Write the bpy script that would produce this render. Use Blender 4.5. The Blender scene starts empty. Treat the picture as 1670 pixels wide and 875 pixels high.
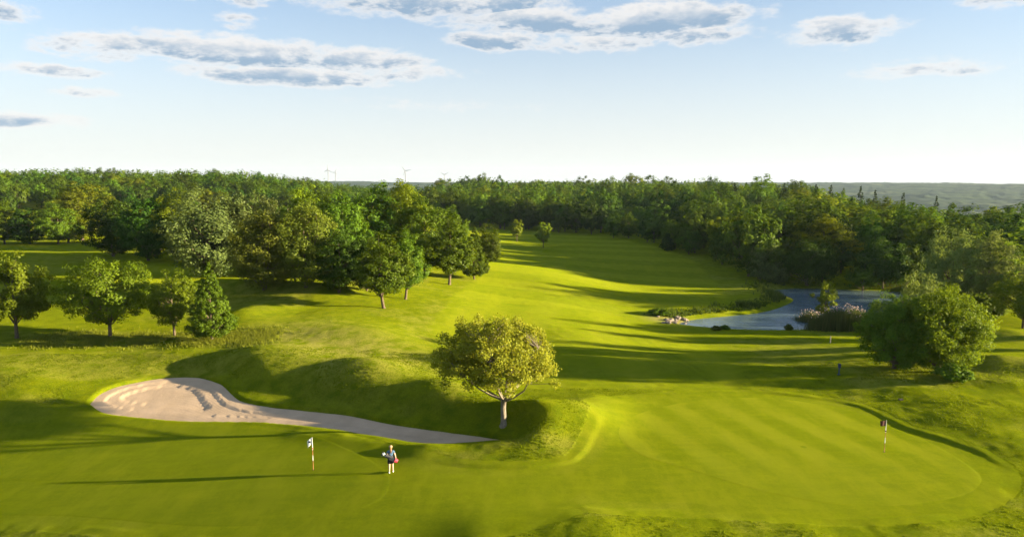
import bpy, math, random
import numpy as np
from mathutils import Vector, Matrix, Quaternion

SC = bpy.context.scene
COL = SC.collection
R = math.radians
rng = np.random.default_rng(7)
random.seed(7)

# ------------------------------------------------------------------ camera, sky, sun, exposure
CAM_Z = 17.0                      # metres above the near greens (drone height)
FPX, CX, CY, PITCH = 1108.0, 835.0, 437.5, math.atan(137.5 / 1108.0)
cam_d = bpy.data.cameras.new('camera')
cam_d.sensor_width = 36.0
cam_d.lens = 36.0 * FPX / 1670.0
cam_d.clip_start, cam_d.clip_end = 0.5, 30000.0
cam = bpy.data.objects.new('camera', cam_d)
COL.objects.link(cam)
cam.location = (0, 0, CAM_Z)
cam.rotation_euler = (R(90) - PITCH, 0, 0)
SC.camera = cam

SUN_EL, SUN_AZ = R(8.8), R(-6.0)   # azimuth counted from +x (right) towards +y (away)
SUNV = Vector((math.cos(SUN_EL) * math.cos(SUN_AZ), math.cos(SUN_EL) * math.sin(SUN_AZ), math.sin(SUN_EL)))
sun_d = bpy.data.lights.new('sun', 'SUN')
sun_d.energy, sun_d.angle, sun_d.color = 5.0, R(0.55), (1.0, 0.82, 0.53)
sun = bpy.data.objects.new('sun', sun_d)
COL.objects.link(sun)
sun.rotation_euler = (-SUNV).to_track_quat('-Z', 'Y').to_euler()
sun.location = (60, 10, 40)

SC.view_settings.view_transform = 'Standard'
SC.view_settings.look = 'None'
SC.view_settings.exposure = 2.45
SC.view_settings.gamma = 1.0
SC.view_settings.use_curve_mapping = False
SC.render.engine = 'CYCLES'
SC.cycles.max_bounces = 6
SC.cycles.diffuse_bounces = 3
SC.cycles.transmission_bounces = 3
SC.cycles.volume_bounces = 0
SC.cycles.use_denoising = True


class NT:
    """tiny helper to write node graphs as expressions"""
    def __init__(self, tree):
        self.t = tree
        self.l = tree.links

    def node(self, kind, **kw):
        n = self.t.nodes.new(kind)
        for k, v in kw.items():
            setattr(n, k, v)
        return n

    def put(self, sock, v):
        if v is None:
            return
        if hasattr(v, 'is_linked') or hasattr(v, 'links'):
            self.l.new(v, sock)
        else:
            if isinstance(v, (tuple, list)) and len(v) == 3 and len(getattr(sock, 'default_value', ())) == 4:
                v = (*v, 1.0)
            sock.default_value = v

    def m(self, op, a, b=None, c=None, clamp=False):
        n = self.node('ShaderNodeMath', operation=op, use_clamp=clamp)
        for i, v in enumerate((a, b, c)):
            if v is not None:
                self.put(n.inputs[i], v)
        return n.outputs[0]

    def mix(self, f, a, b, mode='MIX'):
        n = self.node('ShaderNodeMix', data_type='RGBA', blend_type=mode)
        self.put(n.inputs[0], f)
        self.put(n.inputs[6], a)
        self.put(n.inputs[7], b)
        return n.outputs[2]

    def smooth(self, x, a, b, lo=0.0, hi=1.0):
        n = self.node('ShaderNodeMapRange', interpolation_type='SMOOTHSTEP')
        self.put(n.inputs[0], x)
        n.inputs[1].default_value, n.inputs[2].default_value = a, b
        n.inputs[3].default_value, n.inputs[4].default_value = lo, hi
        return n.outputs[0]

    def noise(self, vec, scale, detail=3.0, rough=0.55, out=0, dims='3D'):
        n = self.node('ShaderNodeTexNoise', noise_dimensions=dims)
        if vec is not None:
            self.put(n.inputs['Vector'], vec)
        n.inputs['Scale'].default_value = scale
        n.inputs['Detail'].default_value = detail
        n.inputs['Roughness'].default_value = rough
        return n.outputs[out]

    def vmath(self, op, a, b):
        n = self.node('ShaderNodeVectorMath', operation=op)
        self.put(n.inputs[0], a)
        self.put(n.inputs[1], b)
        return n.outputs[0]


def build_world():
    w = bpy.data.worlds.new('World')
    SC.world = w
    w.use_nodes = True
    g = NT(w.node_tree)
    sky = g.node('ShaderNodeTexSky', sky_type='NISHITA', sun_disc=False)
    sky.sun_elevation = SUN_EL
    sky.sun_rotation = R(90) - SUN_AZ
    sky.altitude = 300.0
    sky.air_density, sky.dust_density, sky.ozone_density = 1.0, 0.2, 3.2
    tc = g.node('ShaderNodeTexCoord')
    d = tc.outputs['Generated']
    sep = g.node('ShaderNodeSeparateXYZ')
    g.l.new(d, sep.inputs[0])
    x, y, z = sep.outputs
    az = g.m('ARCTAN2', x, y)
    el = g.m('ARCSINE', z)
    # broken cumulus: noise warps a set of flat cloud banks, one for each bank in the evening sky
    comb = g.node('ShaderNodeCombineXYZ')
    g.l.new(az, comb.inputs[0])
    g.l.new(g.m('MULTIPLY', el, 2.6), comb.inputs[1])
    v = comb.outputs[0]
    n0 = g.noise(v, 5.0, 3.0, 0.5, out=1)
    warp = g.node('ShaderNodeVectorMath', operation='SCALE')
    g.l.new(n0, warp.inputs[0]); warp.inputs['Scale'].default_value = 0.05
    v = g.vmath('ADD', v, warp.outputs[0])
    n1 = g.noise(v, 12.0, 8.0, 0.62)
    n2 = g.noise(v, 40.0, 7.0, 0.66)
    nz = g.m('ADD', g.m('MULTIPLY', g.m('SUBTRACT', n1, 0.5), 3.6), g.m('MULTIPLY', g.m('SUBTRACT', n2, 0.5), 2.2))
    banks = [  # azimuth, elevation, half width, half height (degrees), weight
        (-21.5, 9.8, 9.5, 1.35, 1.2), (-17.5, 8.3, 9.0, 0.9, 1.1), (-30.5, 9.6, 5.0, 1.1, 1.05),
        (-12.0, 9.6, 6.0, 1.1, 1.0), (-8.5, 8.9, 4.6, .9, .85),
        (-6.0, 14.3, 12.0, 1.6, 1.15), (2.0, 13.0, 8.0, 1.25, 1.15), (10.5, 12.7, 10.5, 1.4, 1.25), (-1.0, 11.5, 4.2, .9, 1.0),
        (6.5, 11.1, 5.5, .8, .9), (15.5, 11.5, 5.0, .9, .9), (16.0, 15.0, 9.0, 1.1, 1.2), (38.0, 12.4, 6.0, 1.3, .85),
        (-25.5, 14.2, 2.6, 1.1, .9), (-20.5, 13.6, 2.0, .8, .8), (-21.3, 12.2, 1.9, .7, .75), (-36.0, 11.2, 2.2, .8, .7),
        (-34.5, 7.6, 4.0, .55, .85), (-36.0, 4.3, 6.0, .7, .9), (-31.5, 6.3, 2.6, .45, .7), (-5.0, 6.4, 6.0, .45, .2),
        (-48.0, 9.0, 8.0, 1.5, .9), (52.0, 11.0, 9.0, 1.6, .9), (-70.0, 13.0, 9.0, 2.0, 1.0), (75.0, 14.0, 8.0, 1.5, .8),
        (25.0, 11.0, 5.0, 1.1, .8), (31.0, 8.0, 5.0, .8, .6),
    ]
    best = None
    for a0, e0, wa, he, wt in banks:
        dx = g.m('DIVIDE', g.m('SUBTRACT', az, R(a0)), R(wa))
        dy = g.m('DIVIDE', g.m('SUBTRACT', el, R(e0)), R(he))
        rr = g.m('ADD', g.m('MULTIPLY', dx, dx), g.m('MULTIPLY', dy, dy))
        mk = g.m('MULTIPLY', g.m('SUBTRACT', 1.0, rr), wt)
        if best is None:
            best, belly = mk, dy
        else:
            gt = g.m('GREATER_THAN', mk, best)
            belly = g.m('ADD', g.m('MULTIPLY', belly, g.m('SUBTRACT', 1.0, gt)), g.m('MULTIPLY', dy, gt))
            best = g.m('MAXIMUM', best, mk)
    # scattered clouds over the rest of the dome, above the picture
    zz = g.m('MAXIMUM', z, 0.08)
    c2 = g.node('ShaderNodeCombineXYZ')
    g.l.new(g.m('DIVIDE', x, zz), c2.inputs[0])
    g.l.new(g.m('DIVIDE', y, zz), c2.inputs[1])
    nd = g.noise(c2.outputs[0], 1.3, 6.0, 0.6)
    over = g.m('SUBTRACT', g.m('MULTIPLY', nd, 4.0), 2.35)
    over = g.m('MULTIPLY', over, g.smooth(el, R(15.5), R(19)))
    over = g.m('SUBTRACT', over, g.m('MULTIPLY', 3.0, g.smooth(el, R(14.5), R(19), 1.0, 0.0)))
    best = g.m('MAXIMUM', best, over)
    dens = g.m('ADD', best, g.m('MULTIPLY', nz, 0.85))
    alpha = g.smooth(dens, -0.12, 0.85)
    # bellies are grey, rims and tops catch the sun
    thick = g.smooth(dens, 0.34, 1.05)
    low = g.smooth(g.m('SUBTRACT', belly, g.m('MULTIPLY', nz, 0.55)), -0.45, 0.80, 1.0, 0.05)
    thick = g.m('MULTIPLY', thick, low)
    white = g.node('ShaderNodeRGB'); white.outputs[0].default_value = (3.5, 3.4, 3.3, 1)
    grey = g.node('ShaderNodeRGB'); grey.outputs[0].default_value = (1.15, 1.65, 2.25, 1)
    ccol = g.mix(thick, white.outputs[0], grey.outputs[0])
    base = sky.outputs[0]
    # thin high veil that whitens the sky towards the horizon all round
    veil = g.smooth(el, R(-2), R(18.0), 0.97, 0.22)
    vcol = g.node('ShaderNodeRGB'); vcol.outputs[0].default_value = (3.25, 3.26, 3.22, 1)
    base = g.mix(veil, base, vcol.outputs[0])
    col = g.mix(g.m('MULTIPLY', alpha, 0.93), base, ccol)
    bg = w.node_tree.nodes['Background']
    g.l.new(col, bg.inputs[0])
    bg.inputs[1].default_value = 0.050


build_world()


# ------------------------------------------------------------------ small tools
def tag(o, label=None, cat=None, group=None, kind=None):
    if label: o['label'] = label
    if cat: o['category'] = cat
    if group: o['group'] = group
    if kind: o['kind'] = kind
    return o


def link(name, data, parent=None, mat=None):
    o = bpy.data.objects.new(name, data)
    COL.objects.link(o)
    if parent is not None:
        o.parent = parent
    if mat is not None and data is not None:
        data.materials.append(mat)
    return o


def mesh_np(name, V, F, smooth=True, normals=None):
    """V (n,3); F (m,3|4)"""
    V = np.asarray(V, dtype=np.float32)
    F = np.asarray(F, dtype=np.int32)
    k = F.shape[1]
    me = bpy.data.meshes.new(name)
    me.vertices.add(len(V))
    me.vertices.foreach_set('co', V.ravel())
    me.loops.add(F.size)
    me.loops.foreach_set('vertex_index', F.ravel())
    me.polygons.add(len(F))
    me.polygons.foreach_set('loop_start', np.arange(0, F.size, k, dtype=np.int32))
    me.polygons.foreach_set('use_smooth', np.full(len(F), smooth))
    me.update(calc_edges=True)
    if normals is not None:
        me.normals_split_custom_set_from_vertices([tuple(n) for n in normals.tolist()])
    return me


class MB:
    """mesh builder made of quads and tris"""
    def __init__(self):
        self.v, self.f = [], []

    def tube(self, pts, rad, n=8, cap=True):
        pts = [Vector(p) for p in pts]
        base = len(self.v)
        up = Vector((0.3, 0.2, 1)).normalized()
        for i, p in enumerate(pts):
            a = pts[max(i - 1, 0)]
            b = pts[min(i + 1, len(pts) - 1)]
            t = (b - a).normalized()
            ref = up if abs(t.dot(up)) < 0.95 else Vector((1, 0, 0))
            s = t.cross(ref).normalized()
            q = t.cross(s)
            for k in range(n):
                an = 2 * math.pi * k / n
                self.v.append(tuple(p + (s * math.cos(an) + q * math.sin(an)) * rad[i]))
        for i in range(len(pts) - 1):
            for k in range(n):
                k2 = (k + 1) % n
                self.f.append((base + i * n + k, base + i * n + k2, base + (i + 1) * n + k2, base + (i + 1) * n + k))
        if cap:
            self.f.append(tuple(base + k for k in range(n)))
            self.f.append(tuple(base + (len(pts) - 1) * n + k for k in reversed(range(n))))
        return self

    def box(self, c, s, rot=None):
        base = len(self.v)
        for dx in (-.5, .5):
            for dy in (-.5, .5):
                for dz in (-.5, .5):
                    p = Vector((dx * s[0], dy * s[1], dz * s[2]))
                    if rot: p = rot @ p
                    self.v.append(tuple(p + Vector(c)))
        for q in ((0, 1, 3, 2), (4, 6, 7, 5), (0, 4, 5, 1), (2, 3, 7, 6), (0, 2, 6, 4), (1, 5, 7, 3)):
            self.f.append(tuple(base + i for i in q))
        return self

    def ball(self, c, r, sc=(1, 1, 1), n=10, m=7):
        base = len(self.v)
        for i in range(m + 1):
            th = math.pi * i / m
            for k in range(n):
                ph = 2 * math.pi * k / n
                self.v.append((c[0] + r * sc[0] * math.sin(th) * math.cos(ph), c[1] + r * sc[1] * math.sin(th) * math.sin(ph), c[2] + r * sc[2] * math.cos(th)))
        for i in range(m):
            for k in range(n):
                k2 = (k + 1) % n
                self.f.append((base + i * n + k, base + (i + 1) * n + k, base + (i + 1) * n + k2, base + i * n + k2))
        return self

    def mesh(self, name, smooth=True):
        me = bpy.data.meshes.new(name)
        me.from_pydata(self.v, [], self.f)
        me.polygons.foreach_set('use_smooth', [smooth] * len(me.polygons))
        me.update()
        return me


def ss(a, b, x):
    t = np.clip((np.asarray(x, dtype=float) - a) / (b - a), 0, 1)
    return t * t * (3 - 2 * t)


def softp(x, k):
    return k * np.logaddexp(0, np.asarray(x, dtype=float) / k)


def vnoise(x, y, seed=0):
    """smooth value noise, vectorised"""
    x = np.asarray(x, dtype=float); y = np.asarray(y, dtype=float)
    xi = np.floor(x).astype(np.int64); yi = np.floor(y).astype(np.int64)
    fx, fy = x - xi, y - yi
    fx = fx * fx * (3 - 2 * fx); fy = fy * fy * (3 - 2 * fy)

    def h(a, b):
        n = (a * 374761393 + b * 668265263 + seed * 974634077) & 0xFFFFFFFF
        n = ((n ^ (n >> 13)) * 1274126177) & 0xFFFFFFFF
        return ((n ^ (n >> 16)) & 0xFFFF) / 65535.0
    return (h(xi, yi) * (1 - fx) + h(xi + 1, yi) * fx) * (1 - fy) + (h(xi, yi + 1) * (1 - fx) + h(xi + 1, yi + 1) * fx) * fy


def fbm(x, y, seed=0, oct=4):
    s, a, t = 0.0, 0.5, 0.0
    for i in range(oct):
        s = s + a * vnoise(np.asarray(x) * 2 ** i, np.asarray(y) * 2 ** i, seed + i)
        t += a; a *= 0.5
    return s / t


# ------------------------------------------------------------------ the lie of the land
WATER = -1.7


def H_base(x, y):
    x = np.asarray(x, dtype=float); y = np.asarray(y, dtype=float)
    near = 1 - ss(46, 57, y)
    z = -0.080 * np.minimum(softp(-x - 4.0, 2.5), 60) * near             # left green falls away to the left
    z = z + 0.75 * ss(24, 40, x) * ss(40, 56, y) * (1 - ss(68, 84, y))
    z = z + 0.75 * ss(57, 67, y) * (1 - ss(-20, 0, x)) * (1 - 0.4 * ss(100, 150, y))
    z = z + 2.0 * ss(66, 95, y) * (1 - ss(-26, 16, x)) * (1 - 0.5 * ss(150, 230, y))
    z = z - 1.25 * ss(60, 78, y) * ss(4, 22, x) * (1 - ss(118, 175, y))   # hollow of the pond
    z = z + 1.2 * ss(46, 70, x) * ss(62, 85, y)
    r = np.hypot(x, y)
    u = x / np.maximum(y, 1.0)
    hill = 13.5 * ss(235, 420, r) * (1 - ss(-0.42, -0.1, u)) + 6.5 * ss(270, 520, r) * ss(-0.13, -0.04, u) * (1 - ss(0.12, 0.34, u))
    hill = hill + 2.5 * ss(210, 300, r) * ss(0.1, 0.3, u) * (1 - ss(0.45, 0.62, u))
    hill = hill - (8.0 * ss(150, 330, r) + 18.0 * ss(320, 560, r)) * ss(0.36, 0.62, u)
    hill = hill * (y > 0)
    z = z + hill - (hill + 75) * ss(600, 1250, r)
    return z


def ray(u, v):
    xc, yc = (u - CX) / FPX, -(v - CY) / FPX
    cp, sp = math.cos(PITCH), math.sin(PITCH)
    return np.array([xc, cp + yc * sp, -sp + yc * cp])


_T = np.geomspace(18, 4000, 6000)


def G(u, v, f=None):
    """ground point (x, y) under a sight line, surveyed on the smooth terrain"""
    d = ray(u, v)
    x, y, z = d[0] * _T, d[1] * _T, CAM_Z + d[2] * _T
    h = (f or H_base)(x, y)
    i = int(np.argmax(z < h))
    return np.array([x[i], y[i]])


def Gz(u, v, z0):
    d = ray(u, v)
    t = (z0 - CAM_Z) / d[2]
    return np.array([d[0] * t, d[1] * t])


def spline(pts, n, closed=False):
    P = np.array(pts, dtype=float)
    m = len(P)
    out = []
    segs = m if closed else m - 1
    for i in range(segs):
        if closed:
            p0, p1, p2, p3 = P[(i - 1) % m], P[i], P[(i + 1) % m], P[(i + 2) % m]
        else:
            p0, p1, p2, p3 = P[max(i - 1, 0)], P[i], P[i + 1], P[min(i + 2, m - 1)]
        for k in range(n):
            t = k / n
            out.append(0.5 * ((2 * p1) + (-p0 + p2) * t + (2 * p0 - 5 * p1 + 4 * p2 - p3) * t * t + (-p0 + 3 * p1 - 3 * p2 + p3) * t ** 3))
    if not closed:
        out.append(P[-1])
    return np.array(out)


def sdist(x, y, poly, pad=8.0):
    """signed distance to a closed polygon (negative inside); +pad far outside its box"""
    x = np.asarray(x, dtype=float); y = np.asarray(y, dtype=float)
    shp = x.shape
    X, Y = x.ravel(), y.ravel()
    out = np.full(X.shape, pad)
    lo, hi = poly.min(0) - pad, poly.max(0) + pad
    sel = np.where((X > lo[0]) & (X < hi[0]) & (Y > lo[1]) & (Y < hi[1]))[0]
    if len(sel):
        px, py = X[sel], Y[sel]
        dmin = np.full(len(sel), 1e9)
        ins = np.zeros(len(sel), dtype=bool)
        A = poly
        B = np.roll(poly, -1, axis=0)
        for a, b in zip(A, B):
            ex, ey = b - a
            t = np.clip(((px - a[0]) * ex + (py - a[1]) * ey) / (ex * ex + ey * ey + 1e-12), 0, 1)
            dmin = np.minimum(dmin, (px - a[0] - t * ex) ** 2 + (py - a[1] - t * ey) ** 2)
            c = (a[1] > py) != (b[1] > py)
            with np.errstate(divide='ignore', invalid='ignore'):
                ins ^= c & (px < ex * (py - a[1]) / (ey if ey != 0 else 1e-12) + a[0])
        dd = np.minimum(np.sqrt(dmin), pad)
        out[sel] = np.where(ins, -dd, dd)
    return out.reshape(shp)


def segd(x, y, p, q):
    ex, ey = q[0] - p[0], q[1] - p[1]
    t = np.clip(((x - p[0]) * ex + (y - p[1]) * ey) / (ex * ex + ey * ey + 1e-9), 0, 1)
    return np.hypot(x - p[0] - t * ex, y - p[1] - t * ey), t


# bunker: far and near rims
BK_FAR = spline([G(*p) for p in ((146, 655), (165, 638), (205, 624), (262, 614), (320, 613), (357, 622), (378, 640), (396, 652), (440, 660), (505, 667), (570, 674), (640, 688), (720, 700), (790, 709), (835, 715))], 8)
BK_NEAR = spline([G(*p) for p in ((146, 657), (172, 671), (230, 679), (300, 684), (380, 686), (440, 688), (500, 693), (560, 701), (620, 710), (680, 719), (740, 721), (790, 719), (835, 716))], 8)
BUNKER = np.vstack([BK_FAR, BK_NEAR[::-1]])
GREEN_L = spline([G(*p) for p in ((-160, 700), (60, 696), (250, 695), (400, 697), (500, 710), (575, 735), (628, 765), (638, 790), (610, 822), (500, 850), (330, 858), (120, 842), (-150, 824))], 8, True)
APRON_L = spline([G(*p) for p in ((-200, 688), (60, 676), (200, 682), (400, 691), (470, 697), (560, 717), (650, 742), (740, 760), (860, 765), (950, 752), (1010, 735), (1030, 760), (900, 850), (600, 900), (330, 874), (100, 852), (-180, 838))], 8, True)
GREEN_R = spline([G(*p) for p in ((1010, 700), (1060, 668), (1160, 650), (1270, 650), (1380, 668), (1450, 694), (1530, 728), (1585, 762), (1602, 784), (1570, 808), (1480, 823), (1360, 822), (1240, 800), (1120, 765), (1030, 735))], 8, True)
APRON_R = spline([G(*p) for p in ((975, 662), (1050, 648), (1170, 640), (1290, 646), (1395, 663), (1450, 688), (1480, 702), (1560, 727), (1615, 752), (1634, 776), (1618, 802), (1560, 828), (1450, 842), (1300, 842), (1100, 832), (960, 830), (920, 780), (960, 735), (985, 690))], 8, True)
POND = spline([Gz(u, v, WATER) for u, v in ((1106, 529), (1135, 520), (1185, 515), (1240, 509), (1275, 499), (1292, 489), (1276, 481), (1258, 474), (1300, 470), (1380, 472), (1470, 476), (1530, 490), (1500, 512), (1440, 530), (1395, 537), (1320, 539), (1240, 540), (1170, 537))], 6, True)

MOUNDS = [  # ends of the crest, height, radius, follows the bunker rim?
    (G(330, 592), G(470, 600), 0.40, 4.0, 1), (G(430, 604), G(600, 628), 1.35, 4.2, 1), (G(600, 630), G(720, 655), 0.80, 3.6, 1),
    (G(720, 660), G(850, 690), 0.9, 3.2, 1),
    (G(860, 702), G(930, 690), 0.85, 2.8, 1), (G(700, 727), G(860, 722), 0.75, 1.7, 1), (G(500, 702), G(700, 728), 0.45, 1.2, 1), (G(930, 690), G(965, 662), 0.42, 2.6, 0),
    (G(60, 600), G(250, 590), 0.5, 5.0, 1),
    (G(340, 470), G(530, 478), 1.3, 3.4, 0), (G(30, 462), G(125, 462), 1.0, 3.0, 0), (G(395, 520), G(440, 505), 0.8, 3.0, 0),
    (G(420, 545), G(600, 560), 0.9, 6.0, 0), (G(600, 560), G(700, 590), 0.5, 5.0, 0),
    (G(1250, 612), G(1420, 628), 0.35, 3.0, 0), (G(1500, 640), G(1670, 690), 0.26, 2.6, 0), (G(1560, 622), G(1640, 628), 0.35, 2.0, 0),
    (G(1640, 600), G(1740, 610), 1.0, 3.0, 0), (G(1560, 690), G(1690, 740), 0.28, 2.6, 0), (G(1520, 545), G(1640, 548), 0.8, 3.0, 0),
    (G(800, 880), G(960, 874), 0.35, 2.6, 0), (G(960, 876), G(1300, 886), 0.25, 2.2, 0), (G(-60, 600), G(40, 640), 0.5, 3.0, 0),
    (G(560, 520), G(700, 515), 0.5, 6.0, 0), (G(820, 440), G(900, 455), 0.8, 14.0, 0),
]


def H(x, y, detail=True):
    x = np.asarray(x, dtype=float); y = np.asarray(y, dtype=float)
    z = H_base(x, y)
    sb = sdist(x, y, BUNKER, 9.0)
    rim = ss(-0.2, 3.4, sb)
    for p, q, h, r, follow in MOUNDS:
        d, _ = segd(x, y, p, q)
        b = h * np.exp(-(d / r) ** 2)
        z = z + (b * rim if follow else b)
    if detail:
        sl, sr = sdist(x, y, APRON_L, 6.0), sdist(x, y, APRON_R, 6.0)
        mown = np.minimum(sl, sr)
        gl, gr = sdist(x, y, GREEN_L, 4.0), sdist(x, y, GREEN_R, 4.0)
        rough = ss(-0.02, 0.28, mown)
        w = (1 - ss(90, 140, y))
        z = z + rough * w * (0.045 + 0.03 * (fbm(x * 1.7, y * 1.7, 3, 3) - 0.5) * 2)
        z = z + w * 0.25 * (fbm(x * 0.16, y * 0.16, 11, 3) - 0.5) * rough
    # bunker hollow with a turfed lip
    z = z - 0.70 * (1 - ss(-0.45, 0.22, sb))
    sp = sdist(x, y, POND, 12.0)
    bank = np.clip(sp, 0, 12)
    shore = WATER + 0.06 + 0.10 * bank + 0.35 * ss(0.0, 2.0, sp)
    z = np.where(sp < 12, z * ss(0.5, 9, sp) + shore * (1 - ss(0.5, 9, sp)), z)
    z = np.where(sp < 0.6, np.minimum(z, WATER + 0.06 + 0.35 * sp), z)
    z = np.where(sp < 0, np.maximum(z, WATER - 1.0), z)
    return z


def Hs(x, y):
    return float(H(np.array([x]), np.array([y]))[0])


def axis(lo_far, lo, hi, hi_far, step, grow):
    a = list(np.arange(lo, hi + step * 0.5, step))
    s, p = step, a[-1]
    while p < hi_far:
        s *= grow; p += s; a.append(p)
    s, p = step, a[0]
    pre = []
    while p > lo_far:
        s *= grow; p -= s; pre.append(p)
    return np.array(pre[::-1] + a)


def grid_faces(nx, ny):
    i = np.arange(nx - 1)[None, :] + np.arange(ny - 1)[:, None] * nx
    i = i.ravel()
    return np.stack([i, i + 1, i + nx + 1, i + nx], 1)


# ------------------------------------------------------------------ materials
def new_mat(name):
    m = bpy.data.materials.new(name)
    m.use_nodes = True
    t = m.node_tree
    t.nodes.clear()
    g = NT(t)
    out = g.node('ShaderNodeOutputMaterial')
    return m, g, out


def principled(g, out, col, rough=0.8, bump=None, dist=0.02, strength=1.0, spec=0.2, metal=0.0):
    p = g.node('ShaderNodeBsdfPrincipled')
    g.put(p.inputs['Base Color'], col)
    g.put(p.inputs['Roughness'], rough)
    p.inputs['Specular IOR Level'].default_value = spec
    p.inputs['Metallic'].default_value = metal
    if bump is not None:
        b = g.node('ShaderNodeBump')
        b.inputs['Strength'].default_value = strength
        b.inputs['Distance'].default_value = dist
        g.put(b.inputs['Height'], bump)
        g.l.new(b.outputs[0], p.inputs['Normal'])
    g.l.new(p.outputs[0], out.inputs[0])
    return p


def plain(name, col, rough=0.6, vary=0.15, scale=12.0, bump=0.0, spec=0.3, metal=0.0):
    m, g, out = new_mat(name)
    tc = g.node('ShaderNodeTexCoord')
    n = g.noise(tc.outputs['Object'], scale, 4.0)
    k = g.smooth(n, 0.3, 0.7, 1 - vary, 1 + vary)
    c = g.vmath('MULTIPLY', col, (1, 1, 1))
    vm = g.node('ShaderNodeVectorMath', operation='SCALE')
    vm.inputs[0].default_value = col
    g.l.new(k, vm.inputs['Scale'])
    principled(g, out, vm.outputs[0], rough, n if bump else None, bump or 0.01, 1.0, spec, metal)
    return m


def turf_material(name, sheet=False):
    """grass: attribute gcol = (short mown, stripe, dry, bare)"""
    m, g, out = new_mat(name)
    geo = g.node('ShaderNodeNewGeometry')
    pos = geo.outputs['Position']
    at = g.node('ShaderNodeAttribute', attribute_name='gcol')
    sp = g.node('ShaderNodeSeparateColor')
    g.l.new(at.outputs['Color'], sp.inputs[0])
    short, stripe, dry = sp.outputs
    bare = at.outputs['Alpha']
    big = g.noise(pos, 0.09, 4.0, 0.6)
    mid = g.noise(pos, 0.75, 5.0, 0.62)
    fine = g.noise(pos, 7.0, 4.0, 0.7)
    vf = g.noise(pos, 28.0, 2.0, 0.7)
    rough_a = g.mix(g.smooth(mid, 0.32, 0.68), (0.082, 0.112, 0.0025), (0.168, 0.186, 0.004))
    rough_c = g.mix(g.smooth(fine, 0.28, 0.72), g.mix(0.5, rough_a, (0.036, 0.066, 0.002)), rough_a)
    m2 = g.noise(pos, 2.6, 5.0, 0.7)
    mps = g.node('ShaderNodeMapping'); mps.inputs['Scale'].default_value = (0.22, 1.0, 1.0)
    g.l.new(pos, mps.inputs[0])
    strk = g.noise(mps.outputs[0], 1.1, 5.0, 0.65)
    mpd = g.node('ShaderNodeMapping'); mpd.inputs['Scale'].default_value = (1.0, 0.3, 1.0); mpd.inputs['Rotation'].default_value = (0, 0, 0.35)
    g.l.new(pos, mpd.inputs[0])
    strk2 = g.noise(mpd.outputs[0], 0.55, 5.0, 0.65)
    short_a = g.mix(g.smooth(mid, 0.25, 0.75), (0.098, 0.124, 0.0022), (0.162, 0.176, 0.003))
    short_a = g.mix(g.smooth(m2, 0.30, 0.70, 0.45, 0.0), short_a, (0.058, 0.092, 0.002))
    short_a = g.mix(g.smooth(strk, 0.36, 0.64, 0.55, 0.0), short_a, (0.060, 0.096, 0.002))
    short_a = g.mix(g.smooth(strk2, 0.45, 0.66, 0.0, 0.55), short_a, (0.185, 0.188, 0.008))
    short_a = g.mix(g.smooth(fine, 0.42, 0.75, 0.0, 0.45), short_a, (0.165, 0.188, 0.006))
    short_a = g.mix(g.smooth(big, 0.35, 0.65, 0.0, 0.35), short_a, (0.150, 0.172, 0.006))
    short_c = g.mix(g.m('MULTIPLY', g.m('ABSOLUTE', g.m('SUBTRACT', stripe, 0.5)), 1.1),
                    short_a, g.mix(g.smooth(stripe, 0.49, 0.51), (0.052, 0.088, 0.002), (0.250, 0.252, 0.016)))
    c = g.mix(short, rough_c, short_c)
    dry_c = g.mix(g.smooth(fine, 0.3, 0.7), (0.155, 0.145, 0.030), (0.27, 0.235, 0.062))
    c = g.mix(g.m('MULTIPLY', dry, g.smooth(mid, 0.30, 0.62)), c, dry_c)
    c = g.mix(g.m('MULTIPLY', bare, g.smooth(fine, 0.35, 0.5)), c, (0.16, 0.12, 0.075))
    c = g.mix(g.smooth(vf, 0.35, 0.75, 0.0, 0.40), c, g.mix(0.5, c, (0.02, 0.035, 0.003)))
    hgt = g.m('ADD', g.m('MULTIPLY', fine, g.smooth(short, 0.0, 1.0, 1.0, 0.16)), g.m('MULTIPLY', g.m('ADD', vf, g.m('MULTIPLY', mid, 0.6)), g.smooth(short, 0.0, 1.0, 0.6, 0.18)))
    # blades lean every way: sheen of standing grass towards a low sun
    b = g.node('ShaderNodeBump')
    b.inputs['Strength'].default_value = 0.85
    b.inputs['Distance'].default_value = 0.045
    g.put(b.inputs['Height'], hgt)
    p = g.node('ShaderNodeBsdfPrincipled')
    g.put(p.inputs['Base Color'], c)
    p.inputs['Roughness'].default_value = 0.9
    p.inputs['Specular IOR Level'].default_value = 0.0
    p.inputs['Sheen Weight'].default_value = 0.12
    p.inputs['Sheen Roughness'].default_value = 0.55
    p.inputs['Sheen Tint'].default_value = (0.70, 0.85, 0.02, 1)
    g.l.new(b.outputs[0], p.inputs['Normal'])
    g.l.new(p.outputs[0], out.inputs[0])
    return m


def blade_material(name, lo, hi, tr=0.35):
    m, g, out = new_mat(name)
    geo = g.node('ShaderNodeNewGeometry')
    n = g.noise(geo.outputs['Position'], 0.8, 4.0)
    c = g.mix(g.m('MULTIPLY_ADD', geo.outputs['Random Per Island'], 0.6, g.m('MULTIPLY', n, 0.4)), lo, hi)
    d = g.node('ShaderNodeBsdfDiffuse'); g.put(d.inputs[0], c)
    t = g.node('ShaderNodeBsdfTranslucent'); g.put(t.inputs[0], c)
    mx = g.node('ShaderNodeMixShader'); mx.inputs[0].default_value = tr
    g.l.new(d.outputs[0], mx.inputs[1]); g.l.new(t.outputs[0], mx.inputs[2])
    g.l.new(mx.outputs[0], out.inputs[0])
    return m


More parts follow.
